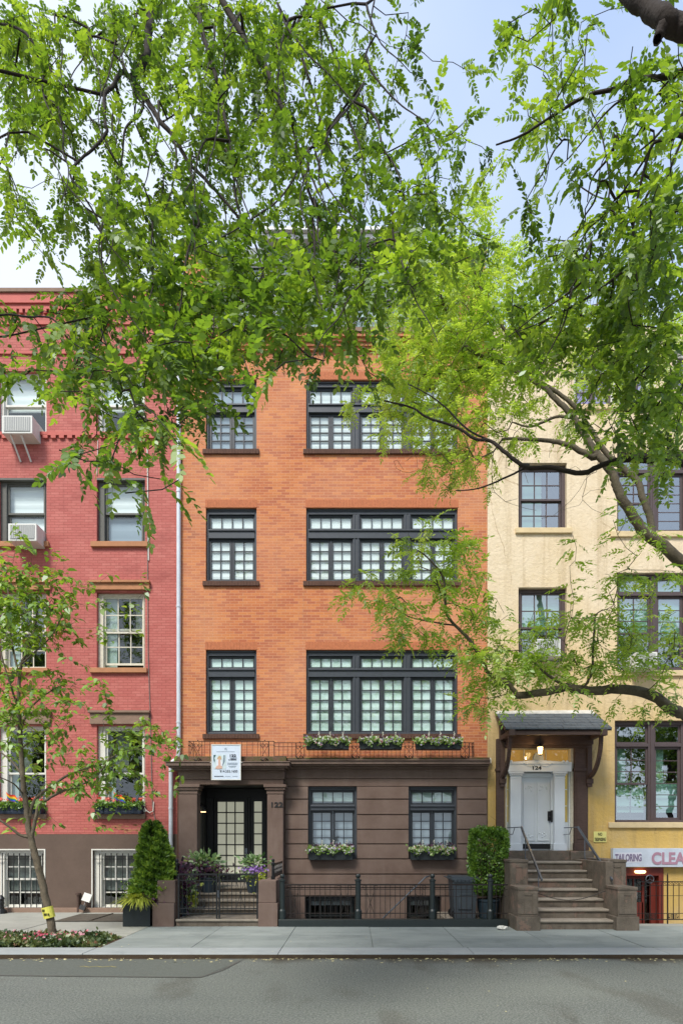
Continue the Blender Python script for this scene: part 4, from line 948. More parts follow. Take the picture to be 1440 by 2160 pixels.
q = MB(); q.quad((xa0_-.01,-.16,slope(-.16)+.045),(xa1_-.05,-.13,slope(-.13)+.04),(xa1_-.05,.0,zb1+.07),(xa0_-.01,.0,zb1+.05)); q.quad((xa0_-.01,-.16,slope(-.16)+.02),(xa1_-.05,-.13,slope(-.13)+.02),(xa1_-.05,-.13,slope(-.13)+.04),(xa0_-.01,-.16,slope(-.16)+.045)); q.build('flashing', M_flash, yh)
q = MB(); q.box(3.72, 5.82, -.32, -.20, 4.12, 4.33); q.box(3.72, 5.82, -.16, -.02, 4.06, 4.30); q.build('canopy_beam', M_timber, yh, bevel=.008)
for xx in (3.66, 5.80):
    q = MB(); q.box(xx-.06, xx+.06, -.14, -.002, 3.2, 4.80); q.bar((xx,-.0,4.30),(xx,yf+.05,4.30),.11,.12); q.box(xx-.07,xx+.07,yf-.02,yf+.12,4.22,4.36)
    arc = [Vector((xx, -.10-.72*math.sin(t), 3.35+.92*(1-math.cos(t)))) for t in [math.pi/2*i/8 for i in range(9)]]
    for a_, b_ in zip(arc[:-1], arc[1:]): q.bar(a_, b_, .08, .09)
    q.box(xx-.08, xx+.08, -.17, -.0, 3.18, 3.30); q.box(xx-.06, xx+.06, -.15, -.0, 3.10, 3.18); q.build('canopy_bracket', M_timber, yh, bevel=.006)
# lantern
ln = thing('porch_lantern', (PX(1139,14.6), -.4, 4.0), 'small lit black lantern hanging under the slate canopy over the white door', 'lantern')
lx, lz = PX(1139,14.6), PZ(1583,14.6)
q = MB(); q.tube([(lx,-.4,4.32),(lx,-.4,lz+.16)], .008, 6); q.lathe(lx,-.4,[(.015,lz+.17),(.04,lz+.14),(.085,lz+.09),(.08,lz+.08)],6); q.lathe(lx,-.4,[(.05,lz-.10),(.02,lz-.13)],6)
for k2 in range(6):
    a_ = k2*math.pi/3; q.bar((lx+.075*math.cos(a_),-.4+.075*math.sin(a_),lz+.08),(lx+.048*math.cos(a_),-.4+.048*math.sin(a_),lz-.10),.008,.008)
q.build('lantern_frame', M_ink, ln); MB().lathe(lx,-.4,[(.045,lz-.095),(.068,lz+.075)],6).build('lantern_glass', M_lamp, ln)
pl_ = bpy.data.lights.new('lantern_light', 'POINT'); pl_.energy = 3; pl_.color = (1,.66,.3); pl_.shadow_soft_size = .06
po = bpy.data.objects.new('lantern_light', pl_); S.collection.objects.link(po); po.parent = ln; po.location = (0,-.12,lz-4.0-.03)
# ---- stoop
sp = thing('stoop', (4.5, -1.4, 0), 'weathered brownstone stoop with panelled piers and steel handrails up to the white door', 'stoop')
SX0, SX1 = 3.75, 5.24
RIS, TR = .185, .30
for i in range(7):
    z = RIS*(i+1); yf_ = -2.85+TR*i; yb_ = yf_+TR+.04 if i < 6 else -.01
    q = MB(); q.box(SX0-.1, SX1+.1, yf_, yb_, -.1 if i == 0 else z-RIS-.03, z-.05); o_ = q.build('step', M_stoop, sp, bevel=.008)
    q = MB(); q.box(SX0-.02, SX1+.02, yf_-.035, yb_, z-.05, z); q.build('tread', M_stoop_tread, o_, bevel=.018)
q = MB(); q.box(PX(1072,14.6), PX(1200,14.6), -.45, .28, 1.30, 1.53); q.box(PX(1200,14.6)+.003, PX(1250,14.6), -.50, .0, 1.30, 1.525); q.box(3.3, 3.72, -.45, -.0, .2, 1.50); q.build('threshold', M_stoop, sp, bevel=.012)
M_pier = M_stoop
def pier(x0, x1, y0, y1, z0, zb_, z1, cap=.04):
    q = MB(); q.box(x0-.04, x1+.03, y0-.04, y1+.02, -.1, zb_) if zb_ else None
    q.box(x0, x1, y0, y1, zb_ or -.1, z1-.06); q.box(x0-.012, x1+.012, y0-.012, y1, z1-.058, z1)
    fw = .085; ya, yb = y0-.014, y0
    zlo, zhi = (zb_ or z0)+.05, z1-.10
    q.box(x0+.02, x0+fw+.03, ya, yb, zlo, zhi); q.box(x1-fw-.03, x1-.02, ya, yb, zlo, zhi); q.box(x0+fw+.03, x1-fw-.03, ya, yb, zlo, zlo+.09); q.box(x0+fw+.03, x1-fw-.03, ya, yb, zhi-.07, zhi)
    q.build('pier', M_pier, sp, bevel=.022)
pier(3.26, 3.66, -3.0, -2.38, 0, .27, .86); pier(5.24, 5.62, -3.0, -2.38, 0, .27, .86)
pier(3.33, 3.71, -2.12, -.5, .7, 0, 1.375); pier(5.42, 5.80, -2.12, -.5, .7, 0, 1.375)
MB().box(3.40, 3.72, -2.4, -2.1, -.1, .8).build('cheek_wall', M_stoop, sp, bevel=.012); MB().box(5.26, 5.42, -2.38, -.02, -.1, 1.34).box(5.425, 5.75, -.5, -.02, -.1, 1.30).build('cheek_wall', M_stoop, sp, bevel=.012)
def rail(x_top, x_bot, xw):
    q = MB(); A = Vector((x_top, -.62, 2.10)); B = Vector((x_bot, -2.45, .96))
    q.tube([(xw,-.1,2.09),(x_top,-.40,2.10),A], .012, 6); q.bar(A, B, .035, .05)
    q.tube([(xw,-.02,1.93),(x_top*.4+xw*.6,-.3,1.93),(x_top*.5+xw*.5,-.4,2.08)], .010, 6)
    M1 = A.lerp(B, .22); q.tube([M1, (M1.x,M1.y,M1.z-.48), (M1.x+.05,M1.y,M1.z-.52)], .010, 6)
    M2 = A.lerp(B, .86); q.tube([M2, (M2.x,M2.y,M2.z-.42)], .010, 6); q.build('handrail', M_steel, sp)
rail(3.98, 3.90, 3.78); rail(5.33, 5.36, 5.18)
q = MB(); q.tube([(3.70+1.55*t, -2.4, .74-.20*math.sin(math.pi*t)+.0*t) for t in [i/12 for i in range(13)]], .008, 5); q.build('chain', M_rust, sp)
# shop at basement level
sg = thing('shop_sign', (7.5, -.2, 1.3), 'long white shop sign reading TAILORING and CLEANERS above the red basement door', 'sign')
dS = 14.85; x0_, x1_ = PX(1292,dS), PX(1292,dS)+4.4; z1_, z0_ = PZ(1790,dS), PZ(1829.5,dS)
MB().box(x0_, x1_, -.16, -.02, z0_, z1_).build('sign_board', plain('faded_white_sign', c(196,204,214), .5, .1, 5, .05), sg, bevel=.006)
MB().box(PX(1297,dS), PX(1352,dS), -.1625, -.161, PZ(1820,dS), PZ(1799,dS)).build('sign_panel', plain('pale_sign_panel', c(214,214,222), .5, .05, 5, 0), sg)
text('lettering', 'TAILORING', PX(1324.5,dS), -.168, PZ(1816.5,dS), .235, plain('faded_violet_letters', c(124,112,138), .6, .1, 30, 0), sg, .003, sx=.53, bold=.008)
text('lettering', 'CLEANERS', PX(1373,dS), -.168, PZ(1823,dS), .40, plain('faded_pink_letters', c(170,130,146), .6, .1, 30, 0), sg, .003, 'LEFT', sx=.86, bold=.014)
q = MB(); q.box(bh[0], bh[0]+.05, -.03, .25, bh[2], bh[3]); q.box(bh[1]-.12, bh[1], -.03, .25, bh[2], bh[3]); q.box(bh[0]+.05, bh[1]-.12, -.03, .25, bh[3]-.20, bh[3]); q.box(bh[1]-.25, bh[1]-.121, .12, .2, bh[2], bh[3]-.2); q.build('shop_door_frame', M_redwood, yh, bevel=.006)
q = MB(); grid(q, bh[0]+.05, bh[1]-.36, bh[2], bh[3]-.22, .2, .05, .07, 2, 5, .03); q.box(bh[0]+.1, bh[1]-.4, .2, .24, bh[2], .22); sdo = q.build('shop_door', M_redwood, yh)
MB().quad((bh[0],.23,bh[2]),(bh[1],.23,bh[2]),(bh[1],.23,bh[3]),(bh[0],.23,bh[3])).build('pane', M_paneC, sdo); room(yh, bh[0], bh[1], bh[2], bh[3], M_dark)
MB().box(bh[0]+.25, bh[0]+.42, .215, .222, .30, .50).build('notice', M_white, sdo)
q = MB(); lx, lz = PX(1351,14.9), PZ(1839,14.9); q.lathe(lx, -.06, [(.001,-.05),(.10,-.04),(.12,0),(.10,.02)], 14); lo = q.build('shop_lamp', M_lamp, yh)
lo.data.transform(Matrix.Translation((0,0,0))); 
for v in lo.data.vertices: v.co.z = v.co.z*1.1 + lz; v.co.x = (v.co.x-(lx-8))*1.15 + (lx-8)
ns = thing('warning_sign', (PX(1265.5,14.97), -.02, PZ(1766,14.97)), 'small yellow sign reading NO TRESPASSING on the stucco wall right of the stoop', 'sign')
q = MB(); q.box(PX(1252,14.97), PX(1279,14.97), -.02, -.005, PZ(1777,14.97), PZ(1754.5,14.97)); q.build('sign_plate', plain('yellow_sign_paint', c(222,214,130), .5, .04, 10, 0), ns)
text('lettering', 'NO', PX(1265.5,14.97), -.024, PZ(1763.5,14.97), .105, M_ink, ns, .002, sx=.6, bold=.002); text('lettering', 'TRESPASSING', PX(1265.5,14.97), -.024, PZ(1774.5,14.97), .115, M_ink, ns, .002, sx=.40, bold=.002)
MB().lathe(YX0+.03, -.06, [(.001,FZ(1612)),(.05,FZ(1611)),(.06,FZ(1606)),(.05,FZ(1601)),(.001,FZ(1599))], 10).build('round_sensor', M_acw, yh)
# right fence with scrolls
yF2 = -2.05; d2 = 15+yF2
f2 = thing('scroll_fence', (6.6, yF2, 0), 'dark iron fence with scrolls and pointed bars in front of the red shop door', 'fence')
xa, xb = PX(1342,d2), PX(1342,d2)+3.0; q = MB()
for zz, t in ((.90,.02),(.82,.012),(.22,.014),(.09,.02),(.60,.01)): q.bar((xa,yF2,zz),(xb,yF2,zz),t,t)
q.build('rail', M_rust, f2)
q = MB(); n_ = 24
for j in range(n_+1):
    xx = xa+.05+(xb-xa-.05)*j/n_
    big = (j % 3 == 2) and j > 3
    q.bar((xx,yF2,-.02 if big else .09),(xx,yF2,1.03 if big else .86),.022 if big else .012,.022 if big else .012)
    if j > 3: ring(q, xx+.03, yF2-.006, .865, .022, .005, 8); ring(q, xx+.09, yF2-.006, .865, .022, .005, 8)
    if big: q.lathe(xx, yF2, [(.016,1.03),(.001,1.10)], 4)
q.build('bars', M_rust, f2)
ring_c = PX(1370,d2); q = MB(); ring(q, ring_c, yF2, .955, .085, .008, 14); [q.bar((ring_c,yF2,.955),(ring_c+.085*math.cos(a_),yF2,.955+.085*math.sin(a_)),.007,.007) for a_ in (R(90),R(210),R(330))]; q.build('peace_ring', M_steel, f2)
q = MB()
for base in (1361, 1406):
    x_ = PX(base, d2)
    for k2 in range(8):
        xx = x_+k2*.03; q.bar((xx,yF2-.01,.10),(xx,yF2-.01,.21),.010,.010)
        if k2 % 3 != 2: q.bar((xx,yF2-.01,random.choice((.11,.155,.2))),(xx+.03,yF2-.01,random.choice((.11,.155,.2))),.009,.009)
q.build('iron_letters', M_rust, f2)

# ============================================================ small objects
def leafcloud(name, m, parent, pts, size, jit=.5, up=.3, tint=None, seed=1, elong=1.6, out=None):
    """many small pointed leaves at pts (n,3)"""
    rg = np.random.default_rng(seed); n = len(pts)
    d = rg.normal(size=(n,3)); 
    if out is not None: d = d*jit + out
    d[:,2] += up*rg.random(n); d /= np.linalg.norm(d, axis=1, keepdims=True)+1e-9
    q = rg.normal(size=(n,3)); s = np.cross(d, q); s /= np.linalg.norm(s, axis=1, keepdims=True)+1e-9
    nn = np.cross(d, s)
    L = size*(.6+.8*rg.random((n,1))); W = L/elong*.5
    V = np.stack([pts, pts+d*L*.35+s*W+nn*W*.25, pts+d*L*.75+s*W*.75, pts+d*L, pts+d*L*.75-s*W*.75, pts+d*L*.35-s*W+nn*W*.25], 1).reshape(-1,3)
    F = np.arange(n*6).reshape(n,6)
    if tint is None: tint = rg.random(n)
    return npmesh(name, V, F, m, parent, np.clip(tint, 0, 1))
def blossoms(name, m, parent, pts, size, seed=2, face=(0,-1,.3)):
    rg = np.random.default_rng(seed); n = len(pts); f = np.array(face)+rg.normal(size=(n,3))*.5; f /= np.linalg.norm(f,axis=1,keepdims=True)
    a_ = np.cross(f, rg.normal(size=(n,3))); a_ /= np.linalg.norm(a_,axis=1,keepdims=True); b_ = np.cross(f, a_)
    V = []
    for k in range(5):
        t0 = 2*math.pi*k/5
        for dt, rr in ((-.5,.55),(-.28,1),(.28,1),(.5,.55)):
            V.append(pts+size*(a_*math.cos(t0+dt)+b_*math.sin(t0+dt))*rr + f*size*.25*rr)
        V.append(pts+f*0)
    V = np.stack(V, 1).reshape(n, 5, 5, 3).reshape(-1,3); F = np.arange(n*25).reshape(-1,5)
    return npmesh(name, V, F, m, parent, np.repeat(rg.random(n),5))
def flower_box(x0, x1, yb, z0, label, seed, style='mixed', h=.17, dep=.20, m=M_box, group='flower boxes'):
    rg = np.random.default_rng(seed)
    t = thing('flower_box', ((x0+x1)/2, yb, z0), label, 'flower box', group)
    q = MB(); q.prism([(x0+.02,z0),(x1-.02,z0),(x1,z0+h),(x0,z0+h)], yb-dep, yb); q.box(x0-.012, x1+.012, yb-dep-.012, yb+.0, z0+h-.02, z0+h)
    if style == 'geranium': q.box(x0+.02, x1-.02, yb-dep-.008, yb-dep, z0+.03, z0+.045); q.box(x0+.02, x1-.02, yb-dep-.008, yb-dep, z0+.07, z0+.08)
    for v in (.18, .82): xx = x0+(x1-x0)*v; q.box(xx-.03, xx+.03, yb-dep-.018, yb-dep, z0+.02, z0+h)
    q.build('box', m, t, bevel=.004)
    n = 1100; zt = z0+h
    px = x0+(x1-x0)*rg.random(n); 
    hump = .06+.07*np.abs(np.sin((px-x0)/(x1-x0)*7+seed)); 
    py = yb-dep*.5+rg.normal(size=n)*.085; pz = zt-.02+hump*rg.random(n)**.7
    over = rg.random(n) < .28; py = np.where(over, yb-dep-.03-.04*rg.random(n), py); 
    pz = np.where(over, zt+.03-rg.random(n)*.15*np.abs(np.sin((px-x0)*9+seed)), pz)
    px = np.where(rg.random(n)<.06, x0-.06+(x1-x0+.12)*rg.random(n), px)
    leafcloud('foliage', M_boxleaf if style != 'geranium' else M_hedge, t, np.stack([px,py,pz],1), .055, seed=seed)
    def pick(k, hi=1.0): 
        i = rg.integers(0, n, k); return np.stack([px[i], py[i]-.02, pz[i]+.02*hi],1)
    if style == 'geranium':
        cs = [(x0+(x1-x0)*u, yb-dep*.5, zt+.13+.06*rg.random()) for u in (.08,.26,.40,.50,.80,.95)]
        p = np.concatenate([np.array(c_)+rg.normal(size=(26,3))*.028 for c_ in cs]); blossoms('blossom', M_blred, t, p, .02, seed)
        q = MB(); [q.tube([(c_[0],c_[1],zt-.02),c_], .004, 4) for c_ in cs]; q.build('stem', M_greeniron, t)
    else:
        blossoms('white_blossom', M_blwhite, t, pick(150), .022, seed); blossoms('violet_blossom', M_blpurple, t, pick(40), .024, seed+1); blossoms('pink_blossom', M_blpink, t, pick(34), .024, seed+2)
        cs = x0+(x1-x0)*np.array([.2,.5,.68,.9]); p = np.concatenate([np.stack([c_+rg.normal(size=26)*.04, yb-dep*.4+rg.normal(size=26)*.04, zt+.06+.10*rg.random(26)],1) for c_ in cs])
        leafcloud('purple_foliage', M_purpleleaf, t, p, .07, seed=seed+3, elong=2.6, up=.6)
        q_ = [x0+(x1-x0)*u for u in (.3,.55,.85)]; [blossoms('white_spike', M_blwhite, t, np.stack([np.full(14,c_)+rg.normal(size=14)*.008, np.full(14,yb-dep*.3), zt+.12+.14*np.arange(14)/14],1), .013, seed+5) for c_ in q_]
    return t
yb = -.31
for i, (a_, b_, lab) in enumerate(((645,737,'white and pink flower box on the balcony railing, leftmost of the three'), (757,848,'white and lilac flower box on the balcony railing, middle of the three'), (875,972,'white and violet flower box on the balcony railing, rightmost of the three'))):
    flower_box(PX(a_,14.6), PX(b_,14.6), -.33, PZ(1582,14.55), lab, 11+i, group='flower boxes on the balcony railing', h=.19)
for i, (a_, b_, lab) in enumerate(((650,745,'dark flower box with mixed blooms on the left brownstone ground-floor window'), (864,958,'dark flower box with mixed blooms on the right brownstone ground-floor window'))):
    flower_box(PX(a_,14.8), PX(b_,14.8), -.06, PZ(1815,14.7), lab, 21+i, group='flower boxes on the ground-floor windows', h=.24)
for i, (xa, xb) in enumerate(cols[:2]):
    lab = ('navy box of red geraniums on the red house, partly behind the young tree', 'navy box of red geraniums on the red house sill nearest the downspout')[i]
    t_ = flower_box(xa+.02, xb-.02, .02, RD[0]+.005, lab, 31+i, 'geranium', h=.20, dep=.22, m=M_navy, group='geranium boxes on the red house')
    fg = thing('rainbow_flag', (xa+.55, -.1, RD[0]+.2), ('small rainbow flag in the left geranium box, behind the young tree', 'small rainbow flag in the geranium box nearest the downspout')[i], 'flag', 'rainbow flags')
    fx = xa+.52-(.20 if i == 0 else 0); A = Vector((fx+.02,-.10,RD[0]+.2)); B = Vector((fx-.04,-.16,RD[0]+.56))
    MB().tube([A,B],.005,5).build('stick', M_white, fg)
    colr = [c(214,50,46), c(236,128,40), c(240,206,60), c(50,150,80), c(40,90,190), c(120,50,150)]
    for s_ in range(6):
        q = MB(); f0, f1 = s_/6, (s_+1)/6
        for j in range(6):
            u0, u1 = j/6, (j+1)/6
            def pt(u, f): 
                base = B.lerp(A, .02+f*.50); return base + Vector((.27*u, -.02*math.sin(u*7+f*2), -.16*u-.03*math.sin(u*6)))
            q.quad(pt(u0,f0), pt(u1,f0), pt(u1,f1), pt(u0,f1))
        q.build('stripe', plain('flag_cloth', colr[s_], .8, .05, 9, 0), fg)
# air conditioners
def ac(px0, px1, py0, py1, lab, angle, struts=False, d=14.6, side=True):
    x0, x1, z0, z1 = PX(px0,d), PX(px1,d), PZ(py1,d), PZ(py0,d); xm = (x0+x1)/2; w_ = x1-x0; h = z1-z0
    t = thing('air_conditioner', (xm, -.1, z0), lab, 'air conditioner', 'window air conditioners')
    q = MB(); q.box(x0, x1, -.40, .18, z0, z1); q.build('case', M_acw, t, bevel=.012)
    q = MB(); q.box(x0+.05, x1-.05, -.412, -.40, z0+.05, z1-.04); g_ = q.build('rear_panel', M_acg, t)
    q = MB()
    for j in range(12): xx = x0+.07+(w_-.14)*j/11; q.box(xx-.004, xx+.004, -.418, -.412, z0+.06, z1-.05)
    for j in range(4): q.box(x1, x1+.004, -.36+.08*j, -.31+.08*j, z0+.06, z1-.06)
    q.build('grille', M_acw, g_)
    if struts:
        q = MB(); [q.bar((x0+w_*f,-.35,z0),(x0+w_*f+.06,-.01,z0-.45),.03,.03) for f in (.25,.6)]; q.build('support_strut', M_acw, t)
    return t
ac(4, 68, 876, 914, 'white air conditioner on two slanted struts, high on the red house', 0, True, 14.6)
ac(17, 77, 1104, 1141, 'white air conditioner in the grey-framed window of the red house, below another one', 0, False, 14.6)
t_ = ac(1126, 1178, 1352, 1388, 'white air conditioner in the narrow lower window of the yellow house', 0, False, 14.75)
ac(1338, 1382, 1378, 1412, 'pale air conditioner low in the wide window of the yellow house, behind leaves', 0, False, 14.7)

# sale sign hung on the balcony
bs_ = thing('hanging_poster', (PX(476,14.3), -.62, PZ(1646,14.3)), 'white framed poster with a photo, 122 and a phone number hung on the balcony railing', 'poster')
d3 = 14.35; x0, x1, z0, z1 = PX(445.5,d3), PX(508,d3), PZ(1646,d3), PZ(1570.5,d3); yS = d3-15
q = MB(); f_ = .018
q.box(x0,x0+f_,yS-.01,yS+.02,z0,z1); q.box(x1-f_,x1,yS-.01,yS+.02,z0,z1); q.box(x0+f_,x1-f_,yS-.01,yS+.02,z0,z0+f_); q.box(x0+f_,x1-f_,yS-.01,yS+.02,z1-f_,z1)
for sx_ in (x0, x1): q.bar((sx_-.03*(1 if sx_ == x0 else -1), yS+.03, (z0+z1)/2),(sx_, yS, (z0+z1)/2), .02,.02)
q.build('frame', M_white, bs_)
W2, H2 = x1-x0, z1-z0
def rect(u0,u1,v0,v1,m,name,dy=.001,parent=bs_): MB().quad((x0+W2*u0,yS-.002-dy,z0+H2*v0),(x0+W2*u1,yS-.002-dy,z0+H2*v0),(x0+W2*u1,yS-.002-dy,z0+H2*v1),(x0+W2*u0,yS-.002-dy,z0+H2*v1)).build(name, m, parent)
MB().box(x0+f_,x1-f_,yS,yS+.012,z0+f_,z1-f_).build('board', plain('pale_blue_board', c(204,216,230), .4, .04, 3, 0), bs_)
M_pgrey = plain('poster_grey_ink', c(120,136,150), .6, .1, 60, 0); M_pdark = plain('poster_dark_ink', c(34,40,56), .6, .1, 60, 0)
rect(.07,.50,.31,.71, plain('poster_photo_ground', c(196,212,216), .5, .12, 12, 0), 'photo', .003)
def shp(pts, m, dy): MB().quad(*[(x0+W2*u, yS-.002-dy, z0+H2*v) for u, v in pts]).build('photo_shape', m, bs_)
M_skin = plain('poster_skin', c(206,168,150), .6, .05, 20, 0)
shp([(.08,.55),(.11,.48),(.13,.55),(.11,.62),(.16,.70),(.08,.70)], plain('poster_teal', c(30,76,80), .6, .1, 20, 0), .005)
shp([(.19,.58),(.24,.66),(.28,.68),(.33,.66),(.35,.58),(.30,.55),(.22,.55)], plain('poster_hair', c(190,160,120), .6, .1, 20, 0), .005)
shp([(.16,.42),(.20,.57),(.26,.60),(.34,.56),(.40,.42),(.34,.36),(.22,.36)], plain('poster_white_cloth', c(214,218,226), .6, .05, 20, 0), .006)
shp([(.24,.40),(.24,.60),(.31,.60),(.32,.40)], M_skin, .007)
shp([(.13,.33),(.20,.40),(.30,.42),(.38,.37),(.36,.32),(.22,.31)], M_skin, .008)
shp([(.36,.38),(.40,.50),(.42,.70),(.46,.70),(.46,.52),(.42,.45)], M_pgrey, .007)
text('monogram', 'VL', x0+W2*.49, yS-.006, z0+H2*.84, .085, M_pgrey, bs_, .001, sx=.8)
text('headline', '122', x0+W2*.72, yS-.006, z0+H2*.645, .088, M_pdark, bs_, .001, sx=1.25, bold=.003)
text('phone_number', '914.552.1600', x0+W2*.59, yS-.006, z0+H2*.215, .082, M_pdark, bs_, .001, sx=.95)
for u0, u1, v, m_ in ((.18,.80,.795,M_pgrey),(.62,.88,.615,M_pgrey),(.58,.86,.565,M_pdark),(.66,.84,.59,M_pdark),(.55,.90,.48,M_pgrey),(.55,.90,.455,M_pgrey),(.55,.88,.43,M_pgrey),(.58,.85,.385,M_pgrey),(.62,.82,.365,M_pgrey),(.10,.42,.105,M_pdark),(.48,.66,.105,M_pgrey),(.72,.90,.105,M_pgrey)):
    t2 = .010 if m_ is M_pdark else .005
    n3 = int((u1-u0)/.05)+1
    q = MB()
    for j in range(n3):
        ua = u0+(u1-u0)*j/n3; ub = ua+(u1-u0)/n3*.82; q.quad(*[(x0+W2*u, yS-.006, z0+H2*v_) for u, v_ in ((ua,v-t2),(ub,v-t2),(ub,v+t2),(ua,v+t2))])
    q.build('print_line', m_, bs_)

# wheelie bin
bn = thing('wheeled_bin', (2.42, -1.15, .02), 'dark grey wheeled bin behind the iron fence next to the clipped shrub', 'bin')
q = MB(); bx0, bx1, by0, by1 = PX(950,13.75), PX(1000,13.75)+.02, -1.55, -.85
i0 = len(q.v); z0, z1 = .02, .90
q.v += [(bx0+.05,by0+.04,z0),(bx1-.05,by0+.04,z0),(bx1-.05,by1-.04,z0),(bx0+.05,by1-.04,z0),(bx0,by0,z1),(bx1,by0,z1),(bx1,by1,z1),(bx0,by1,z1)]
q.f += [(0,3,2,1),(4,5,6,7),(0,1,5,4),(1,2,6,5),(2,3,7,6),(3,0,4,7)]
q.box(bx0+.12,bx1-.12,by0+.0,by0+.02,.25,.60); q.box(bx0+.16,bx1-.16,by0-.01,by0,.56,.60); q.build('body', M_bin, bn, bevel=.015)
q = MB(); q.box(bx0-.03,bx1+.03,by0-.04,by1+.02,z1,z1+.045); [q.box(bx0+.03+j*.085,bx0+.085+j*.085,by0-.045,by0-.04+.0,z1-.045,z1) for j in range(6)]; q.box(bx0-.015,bx1+.015,by0-.03,by1,z1+.045,z1+.075); q.build('lid', M_bin, bn, bevel=.015)
q = MB(); q.tube([(bx0-.10,by0+.1,z1+.05),(bx0-.10,by1-.1,z1+.05)],.014,6); q.bar((bx0-.10,by0+.12,z1+.05),(bx0,by0+.12,z1+.02),.03,.02); q.bar((bx0-.10,by1-.12,z1+.05),(bx0,by1-.12,z1+.02),.03,.02); q.build('handle', M_bin, bn)
for yy in (by0+.12, by1-.12):
    q = MB(); q.tube([(bx0+.08,yy-.02,.12),(bx0+.08,yy+.02,.12)],.10,12); q.build('wheel', M_ink, bn)

# clipped hedge column in a pot
hc = thing('clipped_shrub', (2.87, -1.3, .02), 'bright green clipped column shrub in a dark pot between the fence and the stoop', 'shrub')
hx0, hx1 = PX(992,13.7), PX(1066,13.7)+.0; hz0, hz1 = PZ(1885,13.7), PZ(1748,13.7)
rg = np.random.default_rng(5)
def boxcloud(n, x0, x1, y0, y1, z0, z1, rg, shell_=.16, lump=.07):
    p = rg.random((n,3))*2-1
    ax = rg.integers(0, 3, n); sg_ = np.where(rg.random(n)<.5, -1, 1)
    for i in range(3):
        m_ = ax == i; p[m_, i] = sg_[m_]*(1-shell_*rg.random(m_.sum())*1.5)
    r4 = (np.abs(p)**5).sum(1)**(1/5); p = p/np.maximum(r4,1)[:,None]
    l_ = 1+lump*np.sin(p[:,0]*7+p[:,2]*9)*np.cos(p[:,1]*6+p[:,2]*5); p = p*l_[:,None]
    c0 = np.array([(x0+x1)/2,(y0+y1)/2,(z0+z1)/2]); hh = np.array([(x1-x0)/2,(y1-y0)/2,(z1-z0)/2])
    return c0+p*hh, p
pts, nn_ = boxcloud(15000, hx0, hx1, -1.62, -.95, hz0, hz1, rg)
lump_t = .5+.28*np.sin(pts[:,0]*13+pts[:,2]*9)*np.sin(pts[:,2]*15+pts[:,1]*11)+rg.normal(size=len(pts))*.16
leafcloud('foliage', M_hedge, hc, pts, .052, jit=.8, out=nn_, tint=lump_t, seed=6)
# dark inner branches
q = MB(); 
for i in range(14): 
    x_, y_ = (hx0+hx1)/2+random.uniform(-.2,.2), -1.3+random.uniform(-.2,.2); q.tube([((hx0+hx1)/2,-1.3,.35),(x_,y_,hz1-.2-random.random()*.5)], [.02,.006], 5)
q.build('stem', M_bark_dark, hc)
q = MB(); q.lathe((hx0+hx1)/2, -1.3, [(.20,.02),(.25,.40),(.27,.42),(.27,.46),(.22,.46)], 20); q.build('pot', plain('blue_grey_pot', c(46,62,72), .5, .2, 6, .1), hc)

# big square planter with conical evergreen and golden grass
cp = thing('planter_with_evergreen', (-4.7, -2.2, 0), 'tall conical evergreen in a square black planter with golden grass by the stone pier', 'planter')
dpl = 12.75; bx0, bx1 = PX(268,dpl), PX(325,dpl); q = MB(); q.box(bx0, bx1, -2.5, -1.98, .0, .52); q.box(bx0-.01, bx1+.01, -2.51, -1.97, .49, .53); q.build('planter', M_box, cp, bevel=.01)
cxx, cyy = PX(325,13.0), -1.95
rg = np.random.default_rng(9); n = 17000; h = rg.random(n)**1.25; zc0_, zc1_ = .50, PZ(1736,13.0)
rad = .50*(1-h)**.58*(.70+.42*rg.random(n)**.6) ; rad = np.where(h<.12, rad*(.75+2*h), rad); an = rg.random(n)*2*math.pi
rad *= 1+.22*np.sin(an*5+h*22)*np.sin(h*31)
tip_ = np.where((h > .80) & (np.cos(an) > .1), .10, 0.)
pts = np.stack([cxx+rad*np.cos(an)+tip_-.05*(h > .8)+.05*np.sin(h*5), cyy+rad*np.sin(an), zc0_+h*(zc1_-zc0_)],1); o_ = np.stack([np.cos(an), np.sin(an), np.full(n,.9)],1)
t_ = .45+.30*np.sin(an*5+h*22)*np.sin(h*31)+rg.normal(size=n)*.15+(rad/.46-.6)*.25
leafcloud('conifer_foliage', M_shrub, cp, pts, .072, jit=.55, out=o_, tint=t_, seed=10, elong=1.9)
MB().tube([(cxx,cyy,.4),(cxx,cyy,zc1_-.2)],[.035,.008],6).build('stem', M_bark_dark, cp)
def blades(name, m, parent, cx_, cy_, cz_, n, L, seed, w_=.012, spread=1.0, bias=(0,0)):
    rg = np.random.default_rng(seed); V = []; F = []; T = []
    for i in range(n):
        a_ = rg.random()*2*math.pi; l_ = L*(.55+.6*rg.random()); sp_ = spread*(.4+.8*rg.random()); dx_, dy_ = math.cos(a_)*sp_+bias[0], math.sin(a_)*sp_+bias[1]
        p0 = np.array([cx_+rg.normal()*.04, cy_+rg.normal()*.04, cz_]); s = np.array([-math.sin(a_), math.cos(a_), 0])*w_
        pr = [p0+np.array([dx_*l_*u, dy_*l_*u, l_*(.9*u-1.05*u*u*sp_)]) for u in (0,.35,.7,1)]
        b = len(V)
        for k_, u in enumerate((1,.9,.6,.08)): V += [pr[k_]-s*u, pr[k_]+s*u]
        for k_ in range(3): F.append((b+2*k_, b+2*k_+1, b+2*k_+3, b+2*k_+2)); T.append(rg.random())
    return npmesh(name, np.array(V), np.array(F), m, parent, np.array(T))
blades('golden_grass', M_grassy, cp, PX(295,12.6), -2.42, .50, 520, .46, 3, .013, .95, (-.15,-.2))
